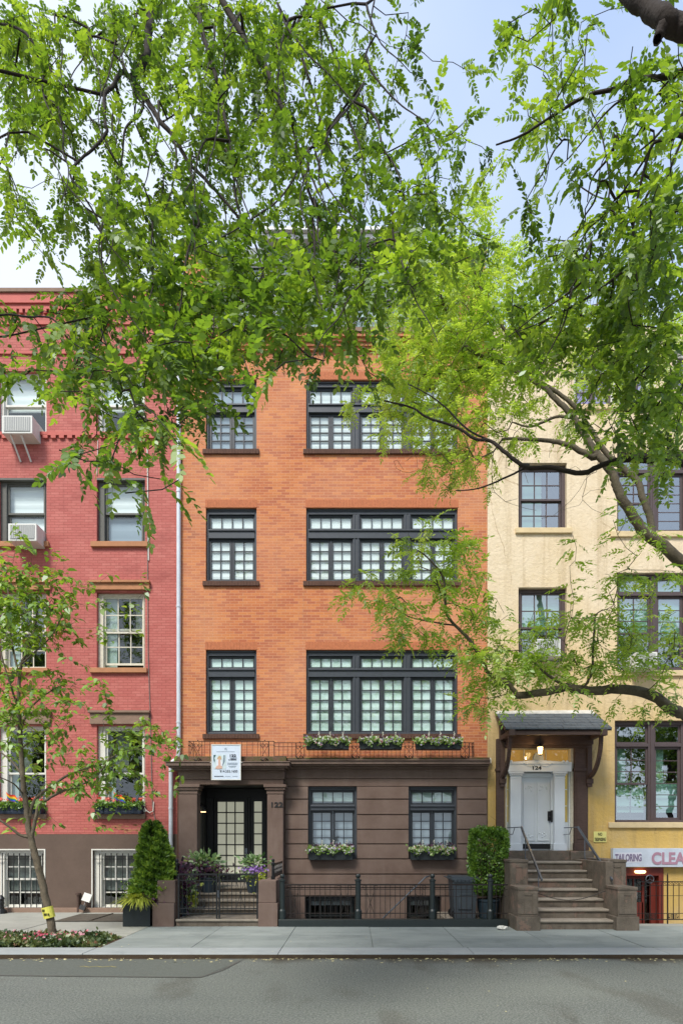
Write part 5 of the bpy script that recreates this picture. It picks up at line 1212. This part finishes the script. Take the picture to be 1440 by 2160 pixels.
rg = np.random.default_rng(12); pts = np.array([PX(325,12.6),-2.38,.56])+rg.normal(size=(260,3))*np.array([.09,.06,.06]); leafcloud('purple_trailing_leaves', M_purpleleaf, cp, pts, .06, seed=13)
pts = np.stack([cxx-.1+rg.normal(size=2600)*.20, -2.2+rg.normal(size=2600)*.12, .5+rg.random(2600)*.45],1); leafcloud('undergrowth', M_hedge, cp, pts, .045, seed=14)

# pots on the entrance steps
def pot_plant(x, y, z, r_, h, lab, seed, parts, square=False):
    t = thing('potted_plant', (x, y, z), lab, 'potted plant', 'pots of flowers on the entrance steps')
    q = MB(); q.lathe(x, y, [(r_*.72,z),(r_,z+h),(r_*1.06,z+h),(r_*1.06,z+h+.03),(r_*.9,z+h+.03)], 4 if square else 20); q.build('pot', plain('dark_blue_grey_pot', c(44,56,66), .5, .2, 6, .1), t)
    rg = np.random.default_rng(seed)
    for name, m, n, size, c_, s_, el_ in parts:
        pts = np.array([x,y,z+h])+np.array(c_)+rg.normal(size=(n,3))*np.array(s_); leafcloud(name, m, t, pts, size, seed=seed, elong=el_); seed += 1
    q = MB(); [q.tube([(x,y,z+h),(x+rg.normal()*.1,y,z+h+.3+rg.random()*.25)],[.008,.004],5) for _ in range(7)]; q.build('stem', M_greeniron, t)
    return t
zt_ = .70
tA = pot_plant(PX(440,14.0), -1.0, .58, .20, .32, 'pot on the upper left step with pale green leaves above purple ones', 41, [
    ('pale_leaves', M_paleleaf, 240, .13, (-.10,0,.38), (.17,.12,.10), 1.9), ('purple_leaves', M_purpleleaf, 900, .10, (-.18,-.05,.20), (.26,.13,.07), 2.4), ('green_leaves', M_boxleaf, 150, .07, (.16,-.08,.12), (.07,.06,.08), 1.6)])
tB = pot_plant(PX(388,13.4), -1.9, .15, .17, .38, 'low pot by the left gate leaf overflowing with dark purple and silvery leaves', 51, [
    ('purple_leaves', M_purpleleaf, 1000, .10, (-.02,-.03,.24), (.11,.10,.20), 1.9), ('silver_leaves', M_paleleaf, 220, .055, (.24,-.02,.26), (.07,.06,.16), 1.3), ('lime_leaves', M_grassy, 130, .09, (.26,-.02,-.02), (.07,.05,.08), 1.6)])
tC = pot_plant(PX(536,14.0), -1.05, .58, .19, .30, 'pot on the upper right step with violet flowers under variegated leaves', 61, [
    ('pale_leaves', M_paleleaf, 130, .11, (0,.03,.40), (.14,.08,.08), 1.8), ('silver_leaves', M_paleleaf, 120, .07, (-.06,-.1,.12), (.12,.06,.04), 1.4), ('lime_leaves', M_grassy, 150, .08, (.10,-.1,.06), (.10,.05,.08), 1.5)])
rg = np.random.default_rng(71); p = np.array([PX(536,14.0)+.02,-1.12,.88+.22])+rg.normal(size=(190,3))*np.array([.14,.06,.045]); blossoms('violet_blossom', foliage('vivid_violet_blossom', [(0,(.22,.07,.42,1)),(1,(.42,.22,.66,1))], .3), tC, p, .028, 72)
blades('flower_spike', M_paleleaf, tC, PX(542,14.0), -1.0, .95, 16, .50, 8, .010, .12)

# crumpled bag at the foot of the pier
q = MB(); rg = np.random.default_rng(3); q.ball(0,0,0,.07,10); o_ = q.build('paper_scrap', M_white, None, label='crumpled white paper bag on the pavement against the left stoop pier', cat='litter')
for v in o_.data.vertices: v.co = Vector((v.co.x*1.7+rg.normal()*.012, v.co.y+rg.normal()*.012, v.co.z*.5+rg.normal()*.010))
o_.location = (PX(1058,12.15), 12.12-15, .035)

# pit planting
gc = MB(); rg = np.random.default_rng(17); n = 15000
px_ = -9.1+4.75*rg.random(n); py_ = -4.80+1.08*rg.random(n)
hgt = .05+.11*rg.random(n)*(.55+.45*np.sin(px_*7)*np.cos(py_*6)); hgt *= np.clip((-4.32-px_)/.45, .15, 1)
keep = rg.random(n) < np.clip((-4.30-px_)/.35+.1, 0, 1)
pts = np.stack([px_,py_,-.02+hgt*rg.random(n)**.5],1)[keep]
pc = leafcloud('groundcover', M_ground, None, pts, .07, up=.6, seed=18, tint=np.clip(.42+.25*np.sin(pts[:,0]*5+pts[:,1]*7)+rg.normal(size=len(pts))*.2,0,1)); tag(pc, 'low leafy ground cover filling the tree pit by the kerb', 'ground cover', 'stuff')
def bedflowers(cx_, n, sx_, m, lab, seed):
    rg = np.random.default_rng(seed); p = np.stack([cx_+rg.normal(size=n)*sx_, -4.25+rg.normal(size=n)*.24, .10+.05*rg.random(n)],1); p[:,0] = np.minimum(p[:,0], -4.6)
    o = blossoms('impatiens', m, None, p, .028, seed, (0,-.5,.8)); tag(o, lab, 'flowers', 'stuff')
bedflowers(-6.9, 34, .6, M_blpink, 'pale pink flowers at the left end of the tree pit', 81)
bedflowers(-5.35, 30, .22, M_blmagenta, 'magenta flowers in the tree pit just right of the young trunk', 82)
bedflowers(-5.1, 22, .4, M_blpink, 'scattered pink flowers in the right half of the tree pit', 83)

# ============================================================ trees
def compound(npairs, ll, lw, L, droop, rg):
    V = []; 
    ts = np.linspace(.22, .95, npairs)
    def rp(t): return np.array([L*t, 0, -droop*L*t*t])
    for t in ts:
        for s in (-1, 1):
            if rg.random() < .05: continue
            b_ = rp(t+rg.normal()*.012); an = R(58+rg.normal()*9)*s; d = np.array([math.cos(an), math.sin(an), -.25+rg.normal()*.18]); d /= np.linalg.norm(d)
            sd_ = np.cross(d, [0,0,1]); sd_ /= np.linalg.norm(sd_); up_ = np.cross(sd_, d); k = (.75+.4*math.sin(math.pi*t))*(.9+.2*rg.random())
            l_, w_ = ll*k, lw*k; tw = rg.normal()*.5; sd2 = sd_*math.cos(tw)+up_*math.sin(tw)
            V += [b_, b_+d*l_*.3+sd2*w_*.5, b_+d*l_*.7+sd2*w_*.40-up_*l_*.04, b_+d*l_-up_*l_*.12, b_+d*l_*.7-sd2*w_*.40-up_*l_*.04, b_+d*l_*.3-sd2*w_*.5]
    b_ = rp(1.); d = np.array([1,0,-.6]); d /= np.linalg.norm(d); sd_ = np.array([0,1.,0])
    V += [b_, b_+d*ll*.3+sd_*lw*.5, b_+d*ll*.7+sd_*lw*.4, b_+d*ll, b_+d*ll*.7-sd_*lw*.4, b_+d*ll*.3-sd_*lw*.5]
    r0, r1, r2 = rp(0), rp(.5), rp(1.)      # rachis as two thin leaflets
    for a_, e_ in ((r0, r1), (r1, r2)):
        s_ = np.array([0,.0012,0]); m_ = (a_+e_)/2; V += [a_-s_, m_-s_, e_-s_, e_+s_, m_+s_, a_+s_]
    return np.array(V)
def simple_leaf(ll, lw, rg):
    V = []
    d = np.array([1,0,-.3]); d /= np.linalg.norm(d); s = np.array([0,1.,0]); up_ = np.array([0,0,1.]); b_ = np.array([.03,0,0])
    V += [b_, b_+d*ll*.25+s*lw*.5+up_*.01, b_+d*ll*.65+s*lw*.42+up_*.006, b_+d*ll*1.0-up_*.02, b_+d*ll*.65-s*lw*.42+up_*.006, b_+d*ll*.25-s*lw*.5+up_*.01]
    return np.array(V)
def place(templates, pos, dirs, ups, scl, rg, tint):
    VV = []; TT = []
    idx = rg.integers(0, len(templates), len(pos))
    for ti, T in enumerate(templates):
        sel = np.where(idx == ti)[0]
        if not len(sel): continue
        d = dirs[sel]; u = ups[sel]; s = np.cross(u, d); s /= np.linalg.norm(s,axis=1,keepdims=True)+1e-9; u = np.cross(d, s)
        W = pos[sel][:,None,:] + (T[None,:,0:1]*d[:,None,:] + T[None,:,1:2]*s[:,None,:] + T[None,:,2:3]*u[:,None,:])*scl[sel][:,None,None]
        VV.append(W.reshape(-1,3)); k = len(T)//6; TT.append((np.repeat(tint[sel], k)+rg.normal(size=len(sel)*k)*.10))
    V = np.concatenate(VV); F = np.arange(len(V)).reshape(-1,6); return V, F, np.clip(np.concatenate(TT),0,1)
def catmull(pts, rs, sub=4):
    P_ = [Vector(p) for p in pts]; out_p, out_r = [], []
    for i in range(len(P_)-1):
        p0 = P_[max(i-1,0)]; p1 = P_[i]; p2 = P_[i+1]; p3 = P_[min(i+2,len(P_)-1)]
        for k in range(sub):
            t = k/sub; t2 = t*t; t3 = t2*t
            out_p.append(.5*((2*p1)+(p2-p0)*t+(2*p0-5*p1+4*p2-p3)*t2+(3*p1-p0-3*p2+p3)*t3)); out_r.append(rs[i]+(rs[i+1]-rs[i])*t)
    out_p.append(P_[-1]); out_r.append(rs[-1]); return out_p, out_r
class Tree:
    def __init__(s, rg, wob=.006): s.P = []; s.par = []; s.r = []; s.rg = rg; s.wob = wob
    def add(s, p, par, r_=0): s.P.append(np.array(p, float)); s.par.append(par); s.r.append(r_); return len(s.P)-1
    def nearest(s, p, lim=None): 
        A = np.array(s.P if lim is None else s.P[:lim]); return int(np.argmin(((A-np.array(p))**2).sum(1)))
    def limb(s, pts, rs, start=None):
        pp_, rr = catmull(pts, rs, 5)
        if start is None and s.P:
            par = s.nearest(pp_[0]); d0 = np.linalg.norm(s.P[par]-np.array(pp_[0]))
            if d0 > .15:
                n_ = max(2, int(d0/.25)); a_ = s.P[par].copy(); b_ = np.array(pp_[0]); tg = np.array(pp_[0])-np.array(pp_[1]); tg = tg/(np.linalg.norm(tg)+1e-9)
                c1 = b_+tg*d0*.4; r_s = min(s.r[par] if s.r[par] else rr[0], rr[0]*1.3)
                for k in range(1, n_): 
                    t = k/n_; q_ = a_*(1-t)**2+2*c1*t*(1-t)+b_*t*t; par = s.add(q_, par, r_s+(rr[0]-r_s)*t)
        else: par = -1 if start is None else start
        for p, r_ in zip(pp_, rr): par = s.add(np.array(p)+s.rg.normal(size=3)*s.wob*min(1, r_*20), par, r_)
    def grow(s, targets, tipr=.0028, step=.22, sag=.06):
        A = np.array(s.P); T = np.array(targets); d = np.sqrt(((T[:,None,:]-A[None,:,:])**2).sum(2)).min(1); order = np.argsort(d); tips = []
        A = np.zeros((len(s.P)+len(T)*14, 3)); n = len(s.P); A[:n] = s.P
        for i in order:
            t = T[i]; dd_ = ((A[:n]-t)**2).sum(1); par = int(np.argmin(dd_)); L = math.sqrt(dd_[par]); k = min(12, max(2, int(L/step)+1)); a_ = A[par].copy()
            gp_ = s.par[par]; tang = (A[par]-A[gp_]) if gp_ >= 0 else np.zeros(3); tl_ = np.linalg.norm(tang); tang = tang/tl_ if tl_ > 1e-6 else tang
            c1 = a_+tang*L*.35+(t-a_)*.3+s.rg.normal(size=3)*L*.10+np.array([0,0,L*sag])
            for j in range(1, k+1):
                u = j/k; q_ = a_*(1-u)**2+2*c1*u*(1-u)+t*u*u + (s.rg.normal(size=3)*.018 if j < k else 0)
                par = s.add(q_, par, 0); A[n] = q_; n += 1
            tips.append(par)
        s.tips = tips; s.tipr = tipr
    def radii(s):
        n = len(s.P); cnt = np.zeros(n); ch = [[] for _ in range(n)]
        for i in range(n-1, 0, -1):
            if s.par[i] >= 0: ch[s.par[i]].append(i)
        for i in range(n-1, -1, -1):
            if not ch[i]: cnt[i] = max(cnt[i], 1)
            if s.par[i] >= 0: cnt[s.par[i]] += cnt[i]
        s.rad = np.maximum(np.array(s.r), s.tipr*cnt**.42*(np.array(s.r) == 0)); s.ch = ch; s.cnt = cnt
    def mesh(s, root, mat, trunkname='trunk', thick=.02, split=None):
        s.radii(); big = MB(); small = MB(); seen = set()
        starts = [(i, -1) for i in range(len(s.P)) if s.par[i] < 0]; 
        stack = starts
        while stack:
            i, par = stack.pop(); chain = ([par] if par >= 0 else [])+[i]
            cur = i
            while s.ch[cur]:
                cs = sorted(s.ch[cur], key=lambda q: -(s.rad[q]*1e3+s.cnt[q])); nxt = cs[0]
                for o in cs[1:]: stack.append((o, cur))
                chain.append(nxt); cur = nxt
            rs = [float(s.rad[j]) for j in chain]
            if par >= 0: rs[0] = min(rs[0], rs[1]*1.25)
            pts = [s.P[j] for j in chain]
            if len(pts) < 2: continue
            mr = max(rs[1:]); (big if mr > thick else small).tube(pts, rs, 12 if mr > .05 else (7 if mr > thick else 4), False)
        big.build(trunkname, mat, root, smooth=True); 
        if small.v: small.build('branches', mat, root, smooth=True)
def crown(root, tree, tips, nper, templates, m, rg, scale=1., spread=.16, tintf=None, name='crown', droop=.14):
    P_ = np.array(tree.P)[tips]; par = np.array([tree.par[t] for t in tips]); D = P_-np.array(tree.P)[par]; D /= np.linalg.norm(D,axis=1,keepdims=True)+1e-9
    n = len(P_)*nper; base = np.repeat(P_, nper, 0); dd_ = np.repeat(D, nper, 0); back = rg.random((n,1))**.8*spread*1.3
    pos = base - dd_*back + rg.normal(size=(n,3))*.02
    a_ = rg.random(n)*2*math.pi; rad_ = np.stack([np.cos(a_), np.sin(a_), rg.normal(size=n)*.25-droop],1)
    dirs = rad_ + dd_*.7; dirs /= np.linalg.norm(dirs,axis=1,keepdims=True)
    ups = np.array([0,-.25,1.])+rg.normal(size=(n,3))*.32
    cl_t = np.repeat(rg.normal(size=len(P_))*.18, nper); tint = .45+cl_t+rg.normal(size=n)*.12
    if tintf is not None: tint = tint+tintf(pos)
    V, F, T = place(templates, pos, dirs, ups, scale*(.6+.65*rg.random(n)), rg, tint)
    return npmesh(name, V, F, m, root, T)
def density(rows, y0, x0, cell, dfun, A_at1, nper, rg, boost=1., bfun=None):
    """rows: digits of leaf cover per cell -> cluster centres spread over their real depths"""
    out_ = []
    for r_, row in enumerate(rows):
        for cidx, chv in enumerate(row):
            if chv in ' .0': continue
            cov = min(.95, int(chv)/10); lai = -math.log(1-cov)*boost
            px, py = x0+cidx*cell, y0+r_*cell; lai *= bfun(px, py) if bfun else 1; d0, d1 = dfun(px, py); dm = (d0+d1)/2
            n_f = lai*cell*cell/(A_at1/(dm*dm)*nper); n_ = int(n_f)+(1 if rg.random() < n_f-int(n_f) else 0)
            for _ in range(n_):
                out_.append(P(px+rg.random()*cell, py+rg.random()*cell, d0+(d1-d0)*rg.random()))
    return [np.array(v) for v in out_]
def L_(pts, d, w0, w1):      # limb traced as (px,py[,d]) with widths in photo pixels
    n = len(pts); P_ = []; R_ = []
    for i, q in enumerate(pts):
        t = i/(n-1); dd_ = q[2] if len(q) > 2 else (d if not isinstance(d, tuple) else d[0]+(d[1]-d[0])*t); P_.append(P(q[0], q[1], dd_)); R_.append((w0+(w1-w0)*t)/2*dd_/FPX)
    return P_, R_

# ---- near street tree, left: limbs reach over the camera
rgA = np.random.default_rng(101)
tA_ = thing('street_tree', (-4.3, -13.8, 0), 'dark-limbed street tree with branches hanging over the red and orange houses', 'tree', 'overhanging street trees')
T1 = Tree(rgA)
T1.limb([(-4.3,-13.9,-.05),(-4.25,-13.85,1.5),(-4.3,-13.7,3.5),(-4.15,-13.5,5.5),(-3.9,-13.2,7.5),(-3.5,-12.6,9.4),(-3.0,-11.6,11.2)], [.26,.21,.19,.18,.16,.14,.11])
T1.limb([(-3.9,-13.2,7.5),(-2.8,-12.4,9.2),(-1.2,-11.2,11.0),(.4,-10,12.3)], [.13,.11,.09,.06])
for pts, d, w0, w1 in (
    ([(345,-190),(332,-60),(322,0),(315,60),(310,115),(290,150),(278,165)], (6.6,6.0), 19, 15),
    ([(278,165),(300,195),(325,235),(340,258),(370,290),(390,330),(405,350),(440,385),(480,430),(520,480),(560,520)], (6.0,5.4), 12, 4),
    ([(278,165),(258,152),(245,165),(240,180),(222,195),(220,225),(222,260),(225,278),(200,310),(165,340),(148,368),(175,410),(210,475),(214,560)], (6.0,5.0), 10, 3),
    ([(305,205),(295,240),(265,270),(258,330),(248,370),(238,430)], (5.9,5.5), 6, 2),
    ([(340,258),(375,235),(378,215)], (5.8,5.7), 4, 2),
    ([(360,280),(372,320),(365,390),(345,450)], (5.7,5.3), 6, 2),
    ([(398,345),(405,400),(410,500)], (5.6,5.2), 4, 2),
    ([(400,-120),(415,-50),(418,0),(425,60),(440,110),(455,160),(475,250),(490,330),(500,430),(540,520),(560,600)], (6.6,5.2), 13, 3),
    ([(430,-160),(452,-60),(470,0),(505,60),(530,105),(560,140),(580,190),(595,225),(620,270),(628,320),(650,400),(690,500),(704,530),(760,560),(800,590)], (6.6,5.2), 15, 3),
    ([(690,-140),(650,0),(625,60),(640,130),(665,210),(690,300),(740,380)], (6.8,6.0), 8, 3),
    ([(704,530),(715,570),(705,620),(690,700),(680,770)], (5.2,4.4), 4, 2),
    ([(214,560),(205,640),(215,700),(240,770),(255,830)], (5.0,4.2), 5, 2),
    ([(-60,700),(0,665),(60,668),(110,672),(150,720),(220,760)], (4.6,4.2), 5, 2),
    ([(-500,-20,5.3),(-250,0,5.8),(-60,40,6.2),(40,60),(90,120),(130,180),(200,260),(240,330)], (6.2,5.6), 7, 3),
    ([(560,520),(545,600),(480,640),(400,660),(330,680),(300,690)], (5.4,4.6), 5, 3)):
    T1.limb(*L_(pts, d, w0, w1))
for _ in range(46):
    x_ = rgA.uniform(-20, 860); y_ = rgA.uniform(-40, 520); dx_ = rgA.uniform(-14, 16); n_ = int(rgA.integers(4, 8)); pts = []
    for k_ in range(n_): pts.append((x_, y_)); dx_ += rgA.uniform(-16, 16); x_ += dx_; y_ += rgA.uniform(28, 52)
    d_ = 6.2-1.9*min(max(y_,0)/800, 1); T1.limb(*L_(pts, (d_+.5, d_-.3), rgA.uniform(3.5, 6), 2))
rowsA = ['997899997420000000', '987889997630100000', '995689898723100000', '884579898847500000', '653478878767500000', '566687645777400000', '147889877888600000', '027899999975000000', '478999998610000000', '568999753310000000', '346785101000000000', '025761000000000000', '003210000000000000']
def dA(px, py):
    t = min(max((py-0)/900, 0), 1); d = 6.6-(2.5*t); return (d-.7, d+.7) if py > 500 else (d-.9, d+1.6)
tmplA = [compound(7, .050, .027, .23, .35+.3*k/6, rgA) for k in range(7)]
tg = density(rowsA, 0, 0, 80, dA, .0108*FPX*FPX*.62, 5, rgA, 1.0, lambda px, py: .82 if py < 400 else (1.15 if px > 560 else 1.5))
T1.grow(tg, .0034)
print('tree A clusters', len(tg))
T1.mesh(tA_, M_bark_dark)
crown(tA_, T1, T1.tips, 5, tmplA, M_leafA, rgA)

# ---- near street tree, right
rgC = np.random.default_rng(202)
tC_ = thing('street_tree', (6.2, -13.9, 0), 'street tree with a thick dark limb crossing the top right corner of the view', 'tree', 'overhanging street trees')
T3 = Tree(rgC)
T3.limb([(6.2,-13.9,-.05),(6.1,-13.9,1.6),(6.0,-13.8,3.4),(5.6,-13.5,5.2),(4.9,-13.0,6.6),(4.2,-12.4,7.8),(3.4,-11.5,9.5)], [.26,.22,.20,.18,.16,.14,.10])
for pts, d, w0, w1 in (
    ([(1640,110,3.2),(1520,70,3.4),(1440,55,3.5),(1400,42,3.5),(1360,12,3.6),(1320,-14,3.7),(1270,-70,3.9),(1200,-160,4.2)], 3.5, 46, 26),
    ([(1400,42,3.5),(1395,60,3.5),(1385,84,3.5)], 3.5, 34, 16),
    ([(1560,40),(1500,110),(1440,150),(1395,162),(1340,165),(1300,185),(1240,200),(1170,240),(1100,285),(1045,305)], (4.6,5.2), 15, 3),
    ([(1440,145),(1400,180),(1340,260),(1300,310),(1270,340),(1255,420)], (4.6,5.0), 6, 2),
    ([(1540,120),(1440,240),(1420,290),(1380,300),(1360,350),(1340,440),(1335,520),(1345,600)], (4.5,4.8), 10, 3),
    ([(1560,330),(1440,430),(1380,490),(1350,540),(1250,620),(1160,670),(1090,700)], (4.6,5.2), 9, 2),
    ([(1380,300),(1330,380),(1280,450),(1230,510)], (4.8,5.2), 5, 2),
    ([(1440,290),(1400,400),(1405,500),(1420,560)], (4.6,4.6), 6, 2),
    ([(1310,470),(1285,430),(1285,380),(1270,290),(1245,230)], (5.2,5.6), 5, 2),
    ([(1285,420),(1250,410),(1200,375)], (5.3,5.6), 4, 2),
    ([(1600,990),(1500,975),(1440,978),(1380,972),(1310,970),(1260,985),(1225,998),(1160,985),(1110,985),(1060,950),(1035,930),(1000,925),(960,900),(900,880),(870,860),(810,845)], (6.0,7.2), 15, 3),
    ([(1035,930),(985,905),(940,860),(900,830),(860,810)], (7.0,7.5), 5, 2),
    ([(1110,985),(1060,1010),(1010,1030),(960,1035)], (6.8,7.2), 5, 2),
    ([(1420,700),(1380,760),(1340,800),(1310,850),(1290,900)], (5.2,5.6), 6, 2)):
    T3.limb(*L_(pts, d, w0, w1))
for _ in range(16):
    x_ = rgC.uniform(1180, 1440); y_ = rgC.uniform(150, 620); dx_ = rgC.uniform(-26, 0); pts = []
    for k_ in range(5): pts.append((x_, y_)); dx_ += rgC.uniform(-14, 12); x_ += dx_; y_ += rgC.uniform(24, 48)
    T3.limb(*L_(pts, (4.8, 5.0), rgC.uniform(3.5, 6), 2))
rowsC = ['.............57536', '.............17657', '.............36369', '.............43158', '.............24148', '.............15569', '.............16789', '.............26899', '.............68998', '.............36889', '.............01369', '.............00158', '.............00024']
rowsC = [r_[:18].ljust(18,'.') for r_ in rowsC]
def dC(px, py):
    d = 4.3+.9*(1440-px)/400+(.5 if py > 500 else 0); return (d-.5, d+1.0)
tmplC = [compound(7, .050, .027, .23, .35+.3*k/6, rgC) for k in range(7)]
tg = density(rowsC, 0, 0, 80, dC, .0108*FPX*FPX*.62, 5, rgC, 1.0, lambda px, py: .85 if py < 400 else 1.5)
T3.grow(tg, .0036); print('tree C clusters', len(tg))
T3.mesh(tC_, M_bark_dark); crown(tC_, T3, T3.tips, 5, tmplC, M_leafA, rgC, tintf=lambda p: .12)

# ---- far street tree on the right pavement
rgB = np.random.default_rng(303)
tB_ = thing('street_tree', (6.9, -5.6, 0), 'bright green street tree with forked limbs in front of the yellow house', 'tree', 'overhanging street trees')
T2 = Tree(rgB)
T2.limb([(7.1,-5.3,-.05),(7.0,-5.4,1.5),(6.9,-5.6,3.0),(6.7,-5.9,4.2),(6.6,-6.0,6),(6.7,-6,8),(6.6,-6,10),(6.3,-6,12)], [.26,.22,.20,.19,.16,.14,.11,.07])
for pts, d, w0, w1 in (
    ([(1620,1370,8.6),(1560,1290,8.3),(1500,1232,8.1),(1440,1190,8.0),(1400,1152,8),(1360,1125,8),(1322,1070,8),(1302,1030,8),(1290,1000,8),(1262,960,8.1),(1240,930,8.2),(1210,880,8.3),(1180,850,8.4),(1150,820,8.5),(1110,795,8.7)], 8, 28, 8),
    ([(1374,1132),(1372,1100),(1355,1050),(1342,1012),(1312,985),(1280,958),(1245,905),(1222,870),(1185,835),(1140,805),(1120,785)], (8.0,8.9), 16, 6),
    ([(1640,1620,8.6),(1560,1560,8.2),(1480,1520,7.7),(1440,1505,7.5),(1410,1493,7.4),(1380,1470,7.3),(1320,1455,7.2),(1240,1458,7.1),(1195,1450,7.1),(1150,1460,7.1),(1090,1468,7.1)], 7.5, 29, 15),
    ([(1090,1468),(1070,1440),(1030,1420),(1020,1400),(990,1350),(960,1320),(940,1290),(935,1220),(905,1180),(880,1160)], (7.1,6.8), 10, 3),
    ([(960,1320),(900,1310),(860,1300),(830,1280)], (6.9,6.9), 4, 2),
    ([(1228,1455),(1247,1420),(1250,1370),(1253,1330),(1255,1300),(1268,1288)], (7.1,7.1), 6, 3),
    ([(1195,1450),(1150,1420),(1130,1400)], (7.1,7.0), 8, 3),
    ([(1250,1965-1000),(1200,940),(1160,930),(1090,925),(1060,925)], (8.1,8.6), 13, 4),
    ([(1212,882),(1170,880),(1120,900),(1080,890)], (8.3,8.8), 7, 3),
    ([(1110,795),(1060,765),(1000,745),(960,700),(935,640),(920,580)], (8.7,9.3), 9, 3),
    ([(1120,785),(1080,720),(1040,660),(1010,600),(990,540)], (8.9,9.3), 8, 3),
    ([(1060,765),(980,780),(900,790),(840,780)], (8.9,9.3), 5, 2),
    ([(1140,805),(1200,720),(1260,640),(1330,560)], (8.9,9.2), 7, 3)):
    T2.limb(*L_(pts, d, w0, w1))
rowsB = ["............5......".replace('5','4'),  # 400
         "...........555.....", "..........5996322..", "..........79975455.", "..........89985445.", ".........388762344.", "..........46531123.",
         "...........540001..", "...........2....3..", "..........4540 211.".replace(' ','.'), ".........4665..244.", "..........5555455433"[:18], "...........179776567"[:18], "............4311121"[:18]]
rowsB = [r_[:18].ljust(18,'.') for r_ in rowsB]
def dB(px, py):
    if py >= 1040: return (6.7, 7.7)
    return (8.4, 10.4)
tmplB = [compound(6, .056, .021, .23, .3+.3*k/6, rgB) for k in range(7)]
tgh = density(rowsB, 400, 0, 80, dB, .0105*FPX*FPX*.62, 5, rgB, 1.95)
# a few bare twigs and the unseen upper crown
T2.grow(tgh, .0026); print('tree B clusters', len(tgh)); tipsB = list(T2.tips)
bare = [np.array(P(rgB.uniform(a_,b_), rgB.uniform(c_,d_), rgB.uniform(8.0,9.4))) for a_,b_,c_,d_,n_ in ((820,1060,900,1040,26),(960,1240,700,1000,60),(1080,1300,980,1100,14),(900,1060,560,760,30)) for _ in range(n_)]
T2.grow(bare, .0026)
T2.mesh(tB_, M_bark_mid); crown(tB_, T2, tipsB, 5, tmplB, M_leafB, rgB, tintf=lambda p: .05+.12*(p[:,2] > 7))

# ---- trees of the opposite pavement, which the window panes reflect
for k_, (x_, y_) in enumerate(((-17.5,-21), (-12,-22), (10,-21), (14.5,-22), (19,-21))):
    rgO = np.random.default_rng(600+k_); to = thing('street_tree', (x_, y_, 0), 'leafy tree across the street, seen only as a reflection in the window panes', 'tree', 'reflected trees across the street')
    MB().tube([(x_,y_,0),(x_+.1,y_,3.5),(x_,y_+.1,8),(x_+.2,y_,13)], [.28,.22,.15,.04], 8).build('trunk', M_bark_dark, to)
    n_ = 95; cc_ = np.array([x_,y_,9.5])+rgO.normal(size=(n_,3))*np.array([1.5,1.2,2.8]); pts_ = np.repeat(cc_, 110, 0)+rgO.normal(size=(n_*110,3))*.33
    leafcloud('crown', M_leafA, to, pts_, .22, seed=700+k_)

# ---- young tree in the pit, left
rgY = np.random.default_rng(404)
dY = 11.0
tY = thing('young_tree', (PX(110,dY), dY-15, -.03), 'slender young tree with broad leaves and a yellow trunk band in the flower pit', 'tree')
T4 = Tree(rgY, .004)
T4.limb(*L_([(112,1990),(108,1950),(98,1905),(88,1860),(78,1820),(70,1790),(64,1765),(58,1730),(55,1700),(50,1660),(46,1610),(43,1560),(41,1520),(39,1475),(41,1430),(46,1400),(60,1365),(72,1330),(78,1290),(76,1250)], dY, 17, 3))
for pts, d, w0, w1 in (
    ([(66,1772),(76,1725),(83,1700),(105,1683),(135,1668),(165,1658),(200,1640),(225,1610),(240,1580),(246,1558)], (dY,10.7), 8, 2),
    ([(60,1735),(72,1690),(100,1665),(140,1638),(178,1622),(215,1612),(250,1590),(300,1580),(340,1570)], (dY,11.4), 7, 2),
    ([(64,1768),(40,1760),(20,1745),(-20,1715)], (dY,10.8), 7, 4),
    ([(48,1640),(30,1612),(5,1590),(-30,1570)], (dY,11.2), 5, 2), ([(52,1680),(30,1655),(0,1640)], (dY,10.6), 4, 2),
    ([(43,1545),(60,1500),(90,1470),(120,1450)], (dY,11.3), 5, 2), ([(41,1500),(20,1440),(8,1400),(-5,1350)], (dY,10.8), 5, 2),
    ([(41,1430),(30,1380),(20,1320),(18,1260),(12,1200)], (dY,11.2), 5, 2), ([(46,1400),(80,1370),(110,1340),(130,1300)], (dY,10.8), 4, 2), ([(44,1580),(80,1555),(130,1540)], (dY,10.8), 4, 2)):
    T4.limb(*L_(pts, d, w0, w1))
rowsY = ["20...", "761..", "8730.", "731..", "764..", "43266", "23752", "001.."]
rowsY = ["31...","8621.","8721.","431..","76300","44255","23752","11100"]
tgY = density(rowsY, 1120, -10, 80, lambda px, py: (10.3, 11.8), .0072*FPX*FPX*.6, 6, rgY, 2.2)
T4.grow(tgY, .0026, step=.12); T4.mesh(tY, M_bark_young, thick=.016)
tmplY = [simple_leaf(.112*(.8+.1*k), .072*(.8+.1*k), rgY) for k in range(5)]
crown(tY, T4, T4.tips, 6, tmplY, M_leafY, rgY, spread=.20, droop=.12)
# yellow band
bz0, bz1 = PZ(1937,dY), PZ(1914,dY); bxm = PX(101,dY)
q = MB(); q.tube([(PX(105,dY),dY-15,bz0),(PX(99,dY),dY-15,bz1)], .098, 16, False); bd = q.build('trunk_band', plain('yellow_paper_band', c(216,210,92), .6, .08, 12, 0), tY)
q = MB()
for rr_ in range(2):
    for k_ in range(5):
        if random.random() < .85: xx = bxm-.05+k_*.026; zz = bz0+.05+rr_*.07; q.box(xx, xx+random.uniform(.008,.018), dY-15-.104, dY-15-.095, zz, zz+.045)
q.build('band_print', M_ink, bd)
